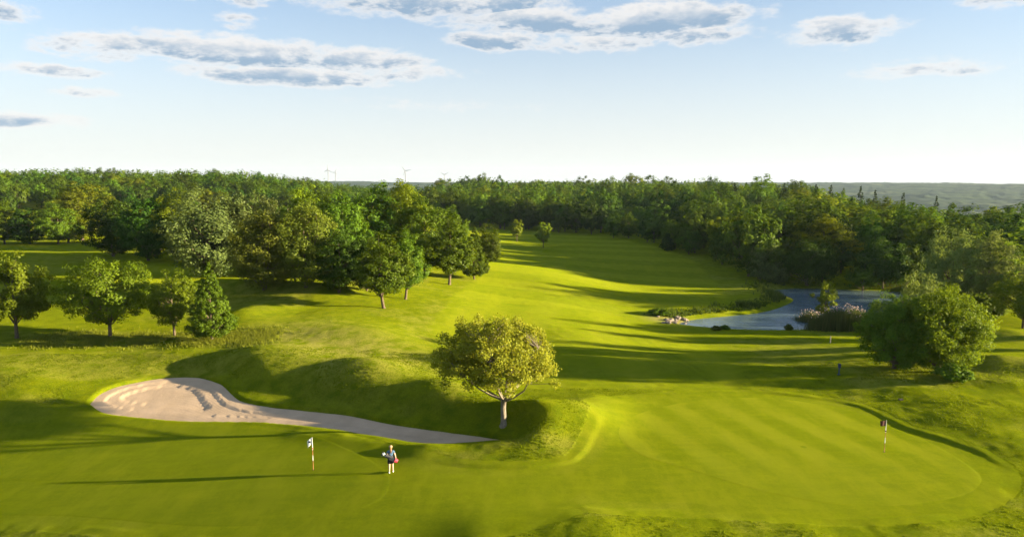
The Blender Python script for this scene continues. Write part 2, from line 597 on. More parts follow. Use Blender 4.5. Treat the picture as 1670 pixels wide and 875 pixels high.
def leaf_material(name, dark, light, tr=0.38, jitter=0.35):
    m, g, out = new_mat(name)
    geo = g.node('ShaderNodeNewGeometry')
    oi = g.node('ShaderNodeObjectInfo')
    tc = g.node('ShaderNodeTexCoord')
    n = g.noise(tc.outputs['Object'], 0.55, 3.0)
    f = g.m('ADD', g.m('MULTIPLY', geo.outputs['Random Per Island'], 0.55), g.m('MULTIPLY', n, 0.45))
    c = g.mix(f, dark, light)
    hs = g.node('ShaderNodeHueSaturation')
    g.put(hs.inputs['Hue'], g.m('MULTIPLY_ADD', oi.outputs['Random'], 0.035, 0.490))
    g.put(hs.inputs['Value'], g.m('MULTIPLY_ADD', oi.outputs['Random'], jitter * 2, 1.0 - jitter))
    hs.inputs['Saturation'].default_value = 1.0
    g.put(hs.inputs['Color'], c)
    d = g.node('ShaderNodeBsdfDiffuse'); g.put(d.inputs[0], hs.outputs[0])
    t = g.node('ShaderNodeBsdfTranslucent')
    g.put(t.inputs[0], g.mix(0.35, hs.outputs[0], (light[0] * 1.5, light[1] * 1.35, light[2] * 0.6)))
    mx = g.node('ShaderNodeMixShader'); mx.inputs[0].default_value = tr
    g.l.new(d.outputs[0], mx.inputs[1]); g.l.new(t.outputs[0], mx.inputs[2])
    gl = g.node('ShaderNodeBsdfGlossy'); gl.inputs['Roughness'].default_value = 0.45
    gl.inputs[0].default_value = (0.6, 0.6, 0.5, 1)
    m2 = g.node('ShaderNodeMixShader'); m2.inputs[0].default_value = 0.008
    g.l.new(mx.outputs[0], m2.inputs[1]); g.l.new(gl.outputs[0], m2.inputs[2])
    g.l.new(m2.outputs[0], out.inputs[0])
    return m


def bark_material(name, a, b):
    m, g, out = new_mat(name)
    tc = g.node('ShaderNodeTexCoord')
    mp = g.node('ShaderNodeMapping'); mp.inputs['Scale'].default_value = (6, 6, 1.2)
    g.l.new(tc.outputs['Object'], mp.inputs[0])
    n = g.noise(mp.outputs[0], 2.5, 5.0, 0.65)
    principled(g, out, g.mix(g.smooth(n, 0.3, 0.7), a, b), 0.9, n, 0.04, 0.8, 0.1)
    return m


M = {}
M['turf'] = turf_material('turf')
M['bark'] = bark_material('bark', (0.055, 0.042, 0.028), (0.15, 0.115, 0.075))
M['bark_pale'] = bark_material('bark_pale', (0.11, 0.092, 0.07), (0.25, 0.215, 0.165))
M['leaf_mid'] = leaf_material('leaf_mid', (0.034, 0.071, 0.005), (0.122, 0.168, 0.010))
M['leaf_dark'] = leaf_material('leaf_dark', (0.018, 0.046, 0.005), (0.064, 0.108, 0.009), 0.30, 0.25)
M['leaf_bright'] = leaf_material('leaf_bright', (0.080, 0.118, 0.006), (0.205, 0.245, 0.012), 0.42, 0.2)
M['leaf_silver'] = leaf_material('leaf_silver', (0.052, 0.080, 0.022), (0.135, 0.165, 0.040), 0.32, 0.15)
M['leaf_row'] = leaf_material('leaf_row', (0.055, 0.098, 0.005), (0.165, 0.215, 0.011), 0.42, 0.12)
M['leaf_pale'] = leaf_material('leaf_pale', (0.080, 0.115, 0.028), (0.200, 0.240, 0.050), 0.38, 0.10)
M['leaf_olive'] = leaf_material('leaf_olive', (0.068, 0.096, 0.010), (0.165, 0.188, 0.020), 0.35, 0.15)
M['leaf_hero'] = leaf_material('leaf_hero', (0.145, 0.155, 0.010), (0.330, 0.325, 0.030), 0.45, 0.02)
M['leaf_forest'] = leaf_material('leaf_forest', (0.026, 0.060, 0.004), (0.106, 0.150, 0.009), 0.28, 0.40)
M['needle'] = leaf_material('needle', (0.014, 0.028, 0.010), (0.040, 0.060, 0.018), 0.15, 0.2)
M['blade_rough'] = blade_material('blade_rough', (0.085, 0.125, 0.003), (0.200, 0.235, 0.008), 0.5)
M['blade_tall'] = blade_material('blade_tall', (0.13, 0.17, 0.008), (0.28, 0.29, 0.035), 0.5)
M['blade_bank'] = blade_material('blade_bank', (0.035, 0.065, 0.008), (0.10, 0.13, 0.02), 0.3)
M['reed'] = blade_material('reed', (0.045, 0.065, 0.014), (0.12, 0.13, 0.035), 0.3)
M['plume'] = blade_material('plume', (0.30, 0.22, 0.17), (0.50, 0.38, 0.31), 0.3)


def sand_material():
    m, g, out = new_mat('bunker_sand')
    geo = g.node('ShaderNodeNewGeometry')
    pos = geo.outputs['Position']
    n = g.noise(pos, 0.55, 4.0)
    f = g.noise(pos, 9.0, 4.0, 0.7)
    # rake lines wander along the bunker
    at = g.node('ShaderNodeAttribute', attribute_name='rake')
    wv = g.m('SINE', g.m('ADD', g.m('MULTIPLY', at.outputs['Fac'], 170.0), g.m('MULTIPLY', n, 10.0)))
    c = g.mix(g.smooth(n, 0.3, 0.7), (0.44, 0.325, 0.215), (0.52, 0.385, 0.26))
    c = g.mix(g.smooth(f, 0.3, 0.75, 0.0, 0.22), c, (0.32, 0.235, 0.155))
    h = g.m('ADD', g.m('MULTIPLY', wv, 0.05), g.m('ADD', g.m('MULTIPLY', f, 0.5), g.m('MULTIPLY', g.noise(pos, 2.0, 3.0), 0.5)))
    principled(g, out, c, 0.95, h, 0.035, 0.9, 0.1)
    return m


M['sand'] = sand_material()


def water_material():
    m, g, out = new_mat('pond_water')
    geo = g.node('ShaderNodeNewGeometry')
    mp = g.node('ShaderNodeMapping'); mp.inputs['Scale'].default_value = (1.0, 1.0, 1.0)
    g.l.new(geo.outputs['Position'], mp.inputs[0])
    n = g.noise(mp.outputs[0], 2.4, 3.0, 0.55)
    n2 = g.noise(mp.outputs[0], 0.35, 2.0, 0.5)
    calm = g.smooth(n2, 0.32, 0.66, 0.55, 1.0)
    p = principled(g, out, (0.095, 0.145, 0.180), 0.07, g.m('MULTIPLY', n, calm), 0.085, 1.0, 0.5)  # pale base colour stands in for part of the sky reflection
    p.inputs['IOR'].default_value = 1.5
    return m


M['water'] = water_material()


# ------------------------------------------------------------------ ground sheet
def build_ground():
    xs = axis(-6500, -42, 44, 6500, 0.19, 1.052)
    ys = list(np.arange(24, 58, 0.17))
    y = ys[-1]
    while y < 7000:
        y += 0.17 * (y / 58) ** 1.75
        ys.append(y)
    y, s = 24.0, 0.17
    pre = []
    while y > -400:
        s *= 1.15; y -= s; pre.append(y)
    ys = np.array(pre[::-1] + ys)
    X, Y = np.meshgrid(xs, ys)
    Z = H(X, Y)
    V = np.stack([X.ravel(), Y.ravel(), Z.ravel()], 1)
    me = mesh_np('ground', V, grid_faces(len(xs), len(ys)))
    col = np.zeros((len(V), 4), dtype=np.float32)
    x, y = V[:, 0].astype(float), V[:, 1].astype(float)
    sl, sr, sb = sdist(x, y, APRON_L, 6), sdist(x, y, APRON_R, 6), sdist(x, y, BUNKER, 6)
    mown = 1 - ss(-0.1, 0.2, np.minimum(sl, sr))
    # fairway: a swathe that runs from the foot of the mounds up the valley to the wood
    cx = np.interp(y, [50, 60, 75, 95, 120, 160, 200, 260, 300], [10, 9, 8, 12, 16, 20, 15, 5, -5])
    hw = np.interp(y, [50, 60, 75, 95, 120, 160, 200, 260, 300], [6, 12, 17, 20, 22, 22, 22, 22, 22])
    wob = 2.0 * (fbm(x * 0.08, y * 0.08, 21, 2) - 0.5)
    fw = (1 - ss(-1.0, 0.5, np.abs(x - cx) - hw + wob)) * ss(54, 56, y)
    fw2 = (1 - ss(-0.4, 0.4, np.abs(x + 52 + wob) - 20)) * ss(92, 95, y) * (1 - ss(130, 140, y))
    fw = np.maximum(fw, fw2)
    col[:, 0] = np.maximum(mown, 0.85 * fw)
    t = (x - cx) / 4.2
    st = 0.5 + 0.5 * np.tanh(2.2 * np.sin(math.pi * t + 0.6 * (fbm(x * .1, y * .1, 51, 2) - .5)))
    st2 = np.where(np.floor((x * 0.35 + y) / 7.5) % 2 == 0, 1.0, 0.0)
    stripe = 0.5 + (np.where(y > 92, st2, st) - 0.5) * 0.42 * fw * (1 - 0.4 * ss(50, 70, y) * (1 - ss(70, 100, y)))
    col[:, 1] = np.where(fw > 0.3, stripe, 0.5)
    for p, q in ((G(1000, 530), G(1185, 640)), (G(1042, 545), G(1150, 610))):
        dt, tt = segd(x, y, p, q)
        k = (1 - ss(0.10, 0.30, dt)) * ss(0, .1, tt) * (1 - ss(.9, 1, tt))
        col[:, 1] = col[:, 1] * (1 - k)
    dry = ss(0.50, 0.66, fbm(x * 0.13, y * 0.2, 31, 4)) * 0.75
    around = np.exp(-(segd(x, y, G(470, 560), G(620, 610))[0] / 5.5) ** 2)
    col[:, 2] = np.clip(np.maximum(dry * 0.5, around * 1.0) * (1 - mown) * (1 - 0.8 * fw), 0, 1)
    p0, p1 = G(1080, 522), G(1120, 522)
    col[:, 3] = np.clip(np.exp(-(segd(x, y, p0, p1)[0] / 2.2) ** 2) * 1.3, 0, 1)
    a = me.color_attributes.new('gcol', 'FLOAT_COLOR', 'POINT')
    a.data.foreach_set('color', col.ravel())
    o = link('ground', me, None, M['turf'])
    tag(o, 'rolling turf of the golf course with mounds, rough and fairway', None, None, 'structure')
    return o


ground = build_ground()


def ring_sheet(name, poly, off, label, stripe_fn, short=1.0):
    c = poly.mean(0)
    n = len(poly)
    fr = np.concatenate([np.linspace(0.02, 0.9, 40), np.linspace(0.92, 1.0, 6)])
    P = np.concatenate([c + (poly - c) * f for f in fr])
    z = H(P[:, 0], P[:, 1]) + off
    last = slice((len(fr) - 1) * n, len(fr) * n)
    z[last] -= off + 0.004
    V = np.column_stack([P, z])
    i = np.arange(n)
    F = []
    for k in range(len(fr) - 1):
        F.append(np.stack([k * n + i, k * n + (i + 1) % n, (k + 1) * n + (i + 1) % n, (k + 1) * n + i], 1))
    F = np.concatenate(F)
    a = V[F[0]]
    if np.cross(a[1] - a[0], a[2] - a[0])[2] < 0:
        F = F[:, ::-1]
    me = mesh_np(name, V, F)
    col = np.zeros((len(V), 4), dtype=np.float32)
    col[:, 0] = short
    col[:, 1] = stripe_fn(V[:, 0], V[:, 1])
    at = me.color_attributes.new('gcol', 'FLOAT_COLOR', 'POINT')
    at.data.foreach_set('color', col.ravel())
    o = link(name, me, None, M['turf'])
    return tag(o, label, None, None, 'structure')


def stripes_r(x, y):
    t = (x - 10 + 0.32 * (y - 45)) / 1.75
    s = np.tanh(1.8 * np.sin(t * math.pi + 0.5 * (fbm(x * .4, y * .4, 52, 2) - .5)))
    k = ss(0.30, 0.62, fbm(x * 0.18, y * 0.18, 5, 2)) * ss(37, 43, y)
    return 0.60 + 0.27 * s * (0.25 + 0.75 * k)


def stripes_l(x, y):
    return 0.40 + 0.6 * (fbm(x * 0.16, y * 0.5, 8, 3) - 0.5)


ring_sheet('putting_green', GREEN_L, 0.009, 'closely mown putting green in front of the sand bunker', stripes_l)
ring_sheet('putting_green', GREEN_R, 0.009, 'striped sunlit putting green with the dark flag', stripes_r)


def build_bunker():
    n = 220
    def resample(c):
        d = np.concatenate([[0], np.cumsum(np.hypot(*np.diff(c, axis=0).T))])
        t = np.linspace(0, d[-1], n)
        return np.column_stack([np.interp(t, d, c[:, 0]), np.interp(t, d, c[:, 1])])
    a, b = resample(BK_FAR), resample(BK_NEAR)
    m = 26
    V, rk = [], []
    for j in range(m):
        t = -0.12 + 1.24 * j / (m - 1)
        P = a * (1 - t) + b * t
        w = np.hypot(*(a - b).T)
        ext = 0.35 / np.maximum(w, 0.5)
        tt = (j / (m - 1)) * (1 + 2 * ext) - ext
        P = a * (1 - tt)[:, None] + b * tt[:, None]
        V.append(P)
        rk.append(tt * w)
    V = np.concatenate(V)
    sb = sdist(V[:, 0], V[:, 1], BUNKER, 9)
    z = H_base(V[:, 0], V[:, 1]) - 0.34 + 0.17 * (1 - ss(0.0, 2.2, -sb)) + 0.03 * (fbm(V[:, 0] * .8, V[:, 1] * .8, 44, 3) - .5)
    V3 = np.column_stack([V, z])
    F = grid_faces(n, m)
    q = V3[F[100]]
    if np.cross(q[1] - q[0], q[2] - q[0])[2] < 0:
        F = F[:, ::-1]
    me = mesh_np('bunker_sand', V3, F)
    at = me.attributes.new('rake', 'FLOAT', 'POINT')
    at.data.foreach_set('value', np.concatenate(rk).astype(np.float32) / 10)
    o = link('bunker_sand', me, None, M['sand'])
    tag(o, 'long curved pinkish sand bunker below the grass mound', None, None, 'structure')


build_bunker()


def build_pond():
    c = POND.mean(0)
    n = len(POND)
    nrm = np.roll(POND, -1, 0) - np.roll(POND, 1, 0)
    nrm = np.column_stack([nrm[:, 1], -nrm[:, 0]])
    nrm /= np.linalg.norm(nrm, axis=1)[:, None]
    e = POND + nrm * 0.8
    if abs(sdist(e[:, 0], e[:, 1], POND).mean() + 0) and sdist(e[:, 0], e[:, 1], POND).mean() < 0:
        e = POND - nrm * 0.8
    me = bpy.data.meshes.new('pond_water')
    vs = [(p[0], p[1], WATER) for p in e]
    me.from_pydata(vs, [], [tuple(range(n))])
    me.update()
    if me.polygons[0].normal.z < 0:
        me.flip_normals()
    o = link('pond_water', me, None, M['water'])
    tag(o, 'rippled blue pond reflecting the sky', None, None, 'structure')


build_pond()


# ------------------------------------------------------------------ distant wooded hills
def build_hills():
    m, g, out = new_mat('far_wood')
    geo = g.node('ShaderNodeNewGeometry')
    n = g.noise(geo.outputs['Position'], 0.012, 5.0, 0.6)
    n2 = g.noise(geo.outputs['Position'], 0.0035, 3.0, 0.5)
    c = g.mix(g.smooth(n, 0.35, 0.65), (0.012, 0.030, 0.018), (0.046, 0.072, 0.030))
    c = g.mix(g.smooth(n2, 0.56, 0.64, 0.0, 0.75), c, (0.085, 0.105, 0.050))
    principled(g, out, c, 0.95, None, spec=0.05)
    az = np.linspace(R(-50), R(56), 900)
    rr = np.geomspace(1150, 5200, 150)
    A, Q = np.meshgrid(az, rr)
    X, Y = np.sin(A) * Q, np.cos(A) * Q
    Z = -46 + 66 * ss(1300, 3600, Q) + 8 * (fbm(A * 7, Q * 0.001, 61, 4) - 0.5) * 2 * ss(1200, 3000, Q)
    Z = Z - 9 * ss(R(20), R(40), A) * ss(2500, 3600, Q) + 14 * (fbm(A * 14, Q * 0.0022, 5, 3) - .5)
    Z = Z + 9 * (fbm(A * 9, Q * 0.0004, 33, 3) - .5) * ss(2200, 3400, Q) + 5 * np.abs(vnoise(X * 0.05, Y * 0.025, 9) - 0.3) + 3 * vnoise(X * 0.12, Y * 0.05, 19)
    V = np.stack([X.ravel(), Y.ravel(), Z.ravel()], 1)
    F = grid_faces(len(az), len(rr))
    me = mesh_np('distant_hills', V, F[:, ::-1] if False else F)
    o = link('distant_hills', me, None, m)
    tag(o, 'hazy blue wooded hills on the horizon', None, None, 'structure')


build_hills()


# ------------------------------------------------------------------ trees
def unit(v):
    return v / np.maximum(np.linalg.norm(v, axis=-1, keepdims=True), 1e-9)


def leaf_quads(C, N, size, rg, aspect=0.6, sizej=0.35):
    n = len(C)
    a = unit(np.cross(N, rg.normal(size=(n, 3))))
    b = np.cross(N, a)
    s = size * (1 + sizej * rg.uniform(-1, 1, n))[:, None]
    a, b = a * s, b * s * aspect
    fold = N * s * 0.25
    V = np.stack([C - a, C - b - fold * 0.3, C + a, C + b - fold * 0.3], 1).reshape(-1, 3)
    F = np.arange(4 * n).reshape(n, 4)
    return V, F


def gen_crown(rg, h, w, base, form, nclump, per, leaf, rc, hollow=0.45, normal_mix=(0.5, 0.45, 0.5), droop=0.0, lobes=0.25, flat=0.8):
    """returns leaf verts, faces, normals and the clump centres. h total height, base crown bottom"""
    hc = h - base
    n = nclump
    if form == 'cone':
        t = 1 - rg.uniform(0.0, 1, n) ** 0.64
        t = np.clip(t * 1.02, 0, 0.985)
        wid = (w / 2) * np.minimum(1.0, (1 - t) ** 1.0 * 1.15) * np.clip(0.55 + t * 4.5, 0, 1)
        ph = rg.uniform(0, 2 * math.pi, n)
        r = wid * (hollow + (1 - hollow) * rg.uniform(0, 1, n) ** 0.6)
        C = np.column_stack([r * np.cos(ph), r * np.sin(ph), base + hc * t])
    else:
        d = unit(rg.normal(size=(n, 3)))
        if form == 'dome':
            d[:, 2] = np.where(d[:, 2] < -0.25, -d[:, 2] * 0.6, d[:, 2])
            d = unit(d)
        fr = hollow + (1 - hollow) * rg.uniform(0, 1, n) ** 0.7
        ph = np.arctan2(d[:, 1], d[:, 0])
        k = rg.uniform(0, 6.28, 4)
        lob = 1 + lobes * (np.sin(2 * ph + k[0]) * 0.4 + np.sin(3 * ph + k[1] + 2.2 * d[:, 2]) * 0.45 + np.sin(5 * ph + k[2] + 4 * d[:, 2]) * 0.3)
        lobz = 1 + lobes * 0.4 * (np.sin(2.3 * ph + k[3]) + rg.uniform(-.4, .4, n))
        if form == 'dome':
            zc, up, dn = base + hc * 0.30, hc * 0.70, hc * 0.30
        elif form == 'egg':
            zc, up, dn = base + hc * 0.40, hc * 0.60, hc * 0.40
        elif form == 'column':
            zc, up, dn = base + hc * 0.5, hc * 0.5, hc * 0.5
        else:
            zc, up, dn = base + hc * 0.48, hc * 0.52, hc * 0.48
        zz = np.where(d[:, 2] > 0, d[:, 2] * up * lobz, d[:, 2] * dn)
        C = np.column_stack([d[:, 0] * w / 2 * fr * lob, d[:, 1] * w / 2 * fr * lob, zc + zz * fr])
    cc = np.array([0, 0, base + hc * 0.40])
    rcs = rc * rg.uniform(0.65, 1.3, n)
    if form == 'cone':
        rcs = rcs * (1.15 - 0.75 * np.clip((C[:, 2] - base) / hc, 0, 1))
    C[:, 2] = np.maximum(C[:, 2], base + rcs * 0.3)
    idx = np.repeat(np.arange(n), per)
    m = len(idx)
    off = unit(rg.normal(size=(m, 3))) * (rg.uniform(0, 1, m) ** 0.42)[:, None]
    off[:, 2] *= flat
    if droop:
        off[:, 2] = np.where(off[:, 2] < 0, off[:, 2] * (1 + droop), off[:, 2])
    P = C[idx] + off * rcs[idx][:, None]
    a, b, c = normal_mix
    out = unit((C[idx] - cc) * np.array([1, 1, 1.0]))
    N = unit(a * out + b * unit(off + np.array([0, 0, 0.25])) + c * unit(rg.normal(size=(m, 3))))
    V, F = leaf_quads(P, N, leaf, rg)
    return V, F, np.repeat(N, 4, axis=0), C, rcs


def gen_limbs(rg, h, base, C, r0, top=0.78, nlimb=22, lean=0.0, sides=8, fork=None):
    """trunk with limbs reaching the leaf clumps"""
    mb = MB()
    topz = base + (h - base) * top
    bend = rg.normal(size=2) * 0.02 * h
    def tp(z):
        t = z / h
        return np.array([bend[0] * math.sin(3 * t) + lean * t * t * h, bend[1] * math.sin(2.4 * t + .3), z])
    zs = np.concatenate([[-0.25, 0.0, 0.12, 0.35], np.linspace(max(base * 0.6, 0.6), topz, 7)])
    rad = [r0 * 1.9, r0 * 1.6, r0 * 1.25, r0 * 1.08] + [r0 * max(0.12, (1 - (z - zs[4]) / (topz - zs[4] + 1e-6)) ** 0.8) for z in zs[4:]]
    mb.tube([tp(z) for z in zs], rad, sides)
    if nlimb:
        sel = rg.choice(len(C), size=min(nlimb, len(C)), replace=False)
        for i in sel:
            c = C[i]
            rr = math.hypot(c[0], c[1])
            z0 = np.clip(c[2] - rr * rg.uniform(0.75, 1.15), max(base * 0.80, 0.5), topz * 0.92)
            s = tp(z0)
            mid = s * 0.45 + c * 0.55 + np.array([0, 0, 0.06 * rr]) + rg.normal(size=3) * 0.05 * rr
            q1 = s * 0.75 + mid * 0.25 + rg.normal(size=3) * 0.02 * rr
            rl = r0 * 0.42 * max(0.25, 1 - (z0 - base) / (h - base + 1e-6)) + 0.012
            mb.tube([s, q1, mid, c], [rl, rl * 0.8, rl * 0.5, rl * 0.15], 5, cap=False)
            if rr > 1.0:
                for _ in range(2):
                    j = int(np.argmin(np.linalg.norm(C - (mid + rg.normal(size=3) * rr * 0.45), axis=1)))
                    mb.tube([mid, (mid + C[j]) / 2 + rg.normal(size=3) * 0.06 * rr, C[j]], [rl * 0.45, rl * 0.3, rl * 0.1], 4, cap=False)
    return mb


TREE_MESH = {}


def tree_mesh(key, seed, h, w, base, form, nclump, per, leaf, rc, r0, nlimb=20, leafmat='leaf_mid', bark='bark', top=0.78, sides=7, **kw):
    rg = np.random.default_rng(seed)
    V, F, N, C, rcs = gen_crown(rg, h, w, base, form, nclump, per, leaf, rc, **kw)
    cm = mesh_np('crown_' + key, V, F, True, N)
    cm.materials.append(M[leafmat])
    mb = gen_limbs(rg, h, base, C, r0, top, nlimb, sides=sides)
    tm = mb.mesh('trunk_' + key)
    tm.materials.append(M[bark])
    TREE_MESH[key] = dict(h=h, w=w, crown=cm, trunk=tm, lo=(V, F, N, leafmat))


def conifer_mesh(key, seed, h, w, ntier, per, leaf, leafmat='needle', r0=0.16):
    rg = np.random.default_rng(seed)
    P, N = [], []
    mb = MB()
    mb.tube([(0, 0, -0.2), (0, 0, 0.4), (0, 0, h * 0.5), (0, 0, h * 0.98)], [r0 * 1.4, r0, r0 * .6, r0 * .08], 7)
    for k in range(ntier):
        t = k / (ntier - 1)
        z = h * (0.07 + 0.91 * t)
        rad = w / 2 * (1 - t) ** 0.85 + 0.05 * w
        nb = max(4, int(11 * (1 - t) + 4))
        for b in range(nb):
            ph = rg.uniform(0, 6.283)
            L = rad * rg.uniform(0.75, 1.12)
            dirv = np.array([math.cos(ph), math.sin(ph), 0])
            tip = np.array([0, 0, z]) + dirv * L + np.array([0, 0, -0.28 * L])
            if L > 0.5:
                mb.tube([(0, 0, z), tuple(tip * 0.95 + np.array([0, 0, z]) * 0.05)], [0.03, 0.008], 3, cap=False)
            m = max(3, int(per * (L / (w / 2))))
            s = rg.uniform(0.1, 1.0, m) ** 0.7
            q = np.array([0, 0, z]) + s[:, None] * (tip - np.array([0, 0, z])) + rg.normal(size=(m, 3)) * np.array([.12, .12, .10]) * max(L, .4) 
            P.append(q)
            N.append(unit(dirv * 0.7 + np.array([0, 0, 0.55]) + rg.normal(size=(m, 3)) * 0.4))
    P, N = np.concatenate(P), np.concatenate(N)
    V, F = leaf_quads(P, N, leaf, rg, 0.5)
    cm = mesh_np('crown_' + key, V, F, True, np.repeat(N, 4, axis=0))
    cm.materials.append(M[leafmat])
    tm = mb.mesh('trunk_' + key)
    tm.materials.append(M['bark'])
    TREE_MESH[key] = dict(h=h, w=w, crown=cm, trunk=tm, lo=(V, F, np.repeat(N, 4, axis=0), leafmat))


def plant_tree(name, key, x, y, h, w, label, cat='tree', group=None, rot=None, sink=0.05):
    t = TREE_MESH[key]
    e = bpy.data.objects.new(name, None)
    e.empty_display_size = 0.5
    COL.objects.link(e)
    e.location = (x, y, Hs(x, y) - sink)
    sx = w / t['w']
    e.scale = (sx, sx, h / t['h'])
    e.rotation_euler = (0, 0, random.uniform(0, 6.28) if rot is None else rot)
    tag(e, label, cat, group)
    link('trunk', t['trunk'], e)
    link('crown', t['crown'], e)
    return e


def px_tree(name, key, u, v, vtop, wpx, label, cat='tree', group=None, rot=None, f=None):
    """tree whose foot is surveyed at sight line (u, v); size worked out from its distance"""
    x, y = G(u, v, f or H)
    return plant_tree(name, key, x, y, *size_at(x, y, vtop, wpx), label, cat, group, rot)


def size_at(x, y, vtop, wpx):
    z0 = Hs(x, y)
    cp, sp = math.cos(PITCH), math.sin(PITCH)
    k = -(vtop - CY) / FPX
    # solve (z - CAM) for the tip standing over (x, y)
    dz = y * (k * cp - sp) / (cp + k * sp)
    depth = y * cp - dz * sp
    return CAM_Z + dz - z0, wpx / FPX * depth


# the lone tree by the bunker: airy, bronze green, pale stem
def hero():
    x, y = G(821, 693, H)
    h, w = size_at(x, y, 514, 212)
    rg = np.random.default_rng(12)
    base = h * 0.29
    V, F, N, C, rcs = gen_crown(rg, h, w, base, 'dome', 460, 105, 0.076, 0.46, hollow=0.22, normal_mix=(0.35, 0.35, 0.75), lobes=0.16, flat=0.85)
    V = V - np.array([0.5, 0, 0]); C = C - np.array([0.5, 0, 0])
    cm = mesh_np('crown', V, F, True, N)
    mb = MB()
    fk = h * 0.235
    mb.tube([(0, 0, -.3), (0, 0, 0), (0.01, 0, .12), (0.02, 0, .5), (-0.01, .02, fk * 0.7), (0.02, 0, fk)], [.34, .29, .22, .19, .18, .20], 12)
    nodes = []
    for k in range(9):
        ph = 2 * math.pi * k / 9 + rg.uniform(-.25, .25)
        steep = 0.55 if k % 3 else 1.15
        L = h * (0.40 if k % 3 else 0.5)
        d = np.array([math.cos(ph), math.sin(ph), steep]); d /= np.linalg.norm(d)
        p0 = np.array([0.02, 0, fk * rg.uniform(0.93, 1.0)])
        p1 = p0 + d * L * 0.35 + rg.normal(size=3) * .06
        p2 = p1 + (d + np.array([0, 0, .15])) * L * 0.35 + rg.normal(size=3) * .1
        p3 = p2 + (d + np.array([0, 0, .3])) * L * 0.35 + rg.normal(size=3) * .12
        mb.tube([p0, p1, p2, p3], [.095, .07, .05, .028], 7, cap=False)
        nodes += [(p1, .05), ((p1 + p2) / 2, .045), (p2, .04), ((p2 + p3) / 2, .03), (p3, .025)]
    for c in C:
        dd = [np.linalg.norm(c - p) + max(0, p[2] - c[2]) * 1.2 for p, _ in nodes]
        p, r = nodes[int(np.argmin(dd))]
        mid = (p + c) / 2 + rg.normal(size=3) * 0.10 + np.array([0, 0, 0.06])
        mb.tube([p, mid, c], [r * .75, r * .5, 0.008], 4, cap=False)
    e = link('broadleaf_tree', None)
    e.location = (x, y, Hs(x, y) - .03)
    tag(e, 'lone airy bronze-green tree with a pale stem beside the sand bunker', 'tree')
    link('trunk', mb.mesh('trunk'), e, M['bark_pale'])
    link('crown', cm, e, M['leaf_hero'])


hero()

# tree types (variants share their meshes between copies)
tree_mesh('round_a', 21, 9, 9.6, 1.9, 'round', 210, 105, 0.115, 0.78, 0.19, 26, 'leaf_row', lobes=.25)
tree_mesh('round_b', 22, 9, 7.2, 1.9, 'egg', 170, 105, 0.115, 0.68, 0.17, 24, 'leaf_row', lobes=.25)
tree_mesh('cone_a', 23, 10, 6.4, 0.8, 'cone', 300, 70, 0.11, 0.50, 0.17, 22, 'leaf_row')
tree_mesh('cone_b', 24, 10, 6.0, 1.8, 'egg', 190, 90, 0.13, 0.62, 0.17, 22, 'leaf_mid', lobes=.3)
tree_mesh('cone_dark', 25, 10, 6.2, 0.9, 'cone', 300, 75, 0.115, 0.46, 0.16, 18, 'leaf_mid')
tree_mesh('tall_a', 26, 15, 11.0, 1.5, 'egg', 260, 80, 0.18, 0.98, 0.26, 20, 'leaf_mid', lobes=.3)
tree_mesh('tall_b', 27, 15, 10.0, 1.2, 'round', 260, 80, 0.18, 0.98, 0.26, 20, 'leaf_bright', lobes=.3)
tree_mesh('tall_dark', 28, 14, 11.0, 0.6, 'round', 260, 75, 0.19, 1.0, 0.25, 16, 'leaf_dark', lobes=.25)
tree_mesh('silver_a', 29, 15, 13.0, 0.7, 'round', 300, 85, 0.17, 1.0, 0.30, 22, 'leaf_silver', droop=.9, lobes=.25)
tree_mesh('olive_a', 30, 14, 11.0, 0.6, 'round', 270, 80, 0.17, 1.0, 0.28, 22, 'leaf_olive', droop=.8, lobes=.28)
tree_mesh('willow', 31, 9, 10.0, 0.3, 'dome', 210, 85, 0.15, 0.78, 0.25, 20, 'leaf_dark', droop=2.2, lobes=.15)
tree_mesh('pale_willow', 32, 12, 12.0, 0.5, 'egg', 260, 80, 0.17, 0.92, 0.28, 20, 'leaf_pale', droop=1.6, lobes=.35)
tree_mesh('sapling', 33, 6.5, 3.6, 1.3, 'egg', 70, 44, 0.17, 0.48, 0.09, 14, 'leaf_bright', lobes=.2)
tree_mesh('sapling_bright', 34, 4, 3.0, 0.4, 'column', 36, 44, 0.16, 0.42, 0.06, 12, 'leaf_bright', lobes=.5)
tree_mesh('poplar_bright', 35, 10, 5.5, 0.5, 'column', 110, 50, 0.22, 0.72, 0.15, 12, 'leaf_bright', lobes=.3)
tree_mesh('big_bush_a', 36, 9, 9.6, 0.15, 'round', 380, 100, 0.115, 0.78, 0.24, 26, 'leaf_row', lobes=.42, hollow=.4)  # leaf colour brightened to paint the sunlit half of the big pair
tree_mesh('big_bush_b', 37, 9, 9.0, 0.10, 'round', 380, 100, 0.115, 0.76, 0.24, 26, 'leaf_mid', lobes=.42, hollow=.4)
tree_mesh('shrub', 38, 2.2, 2.6, 0.05, 'round', 60, 46, 0.13, 0.36, 0.05, 8, 'leaf_mid', lobes=.3)
tree_mesh('shrub_pale', 39, 4.5, 4.0, 0.1, 'round', 80, 46, 0.18, 0.6, 0.08, 8, 'leaf_silver', lobes=.35)
tree_mesh('juniper', 40, 4.5, 2.6, 0.1, 'cone', 80, 44, 0.15, 0.42, 0.08, 6, 'leaf_dark')
conifer_mesh('spruce', 41, 15, 6.0, 22, 7, 0.42)
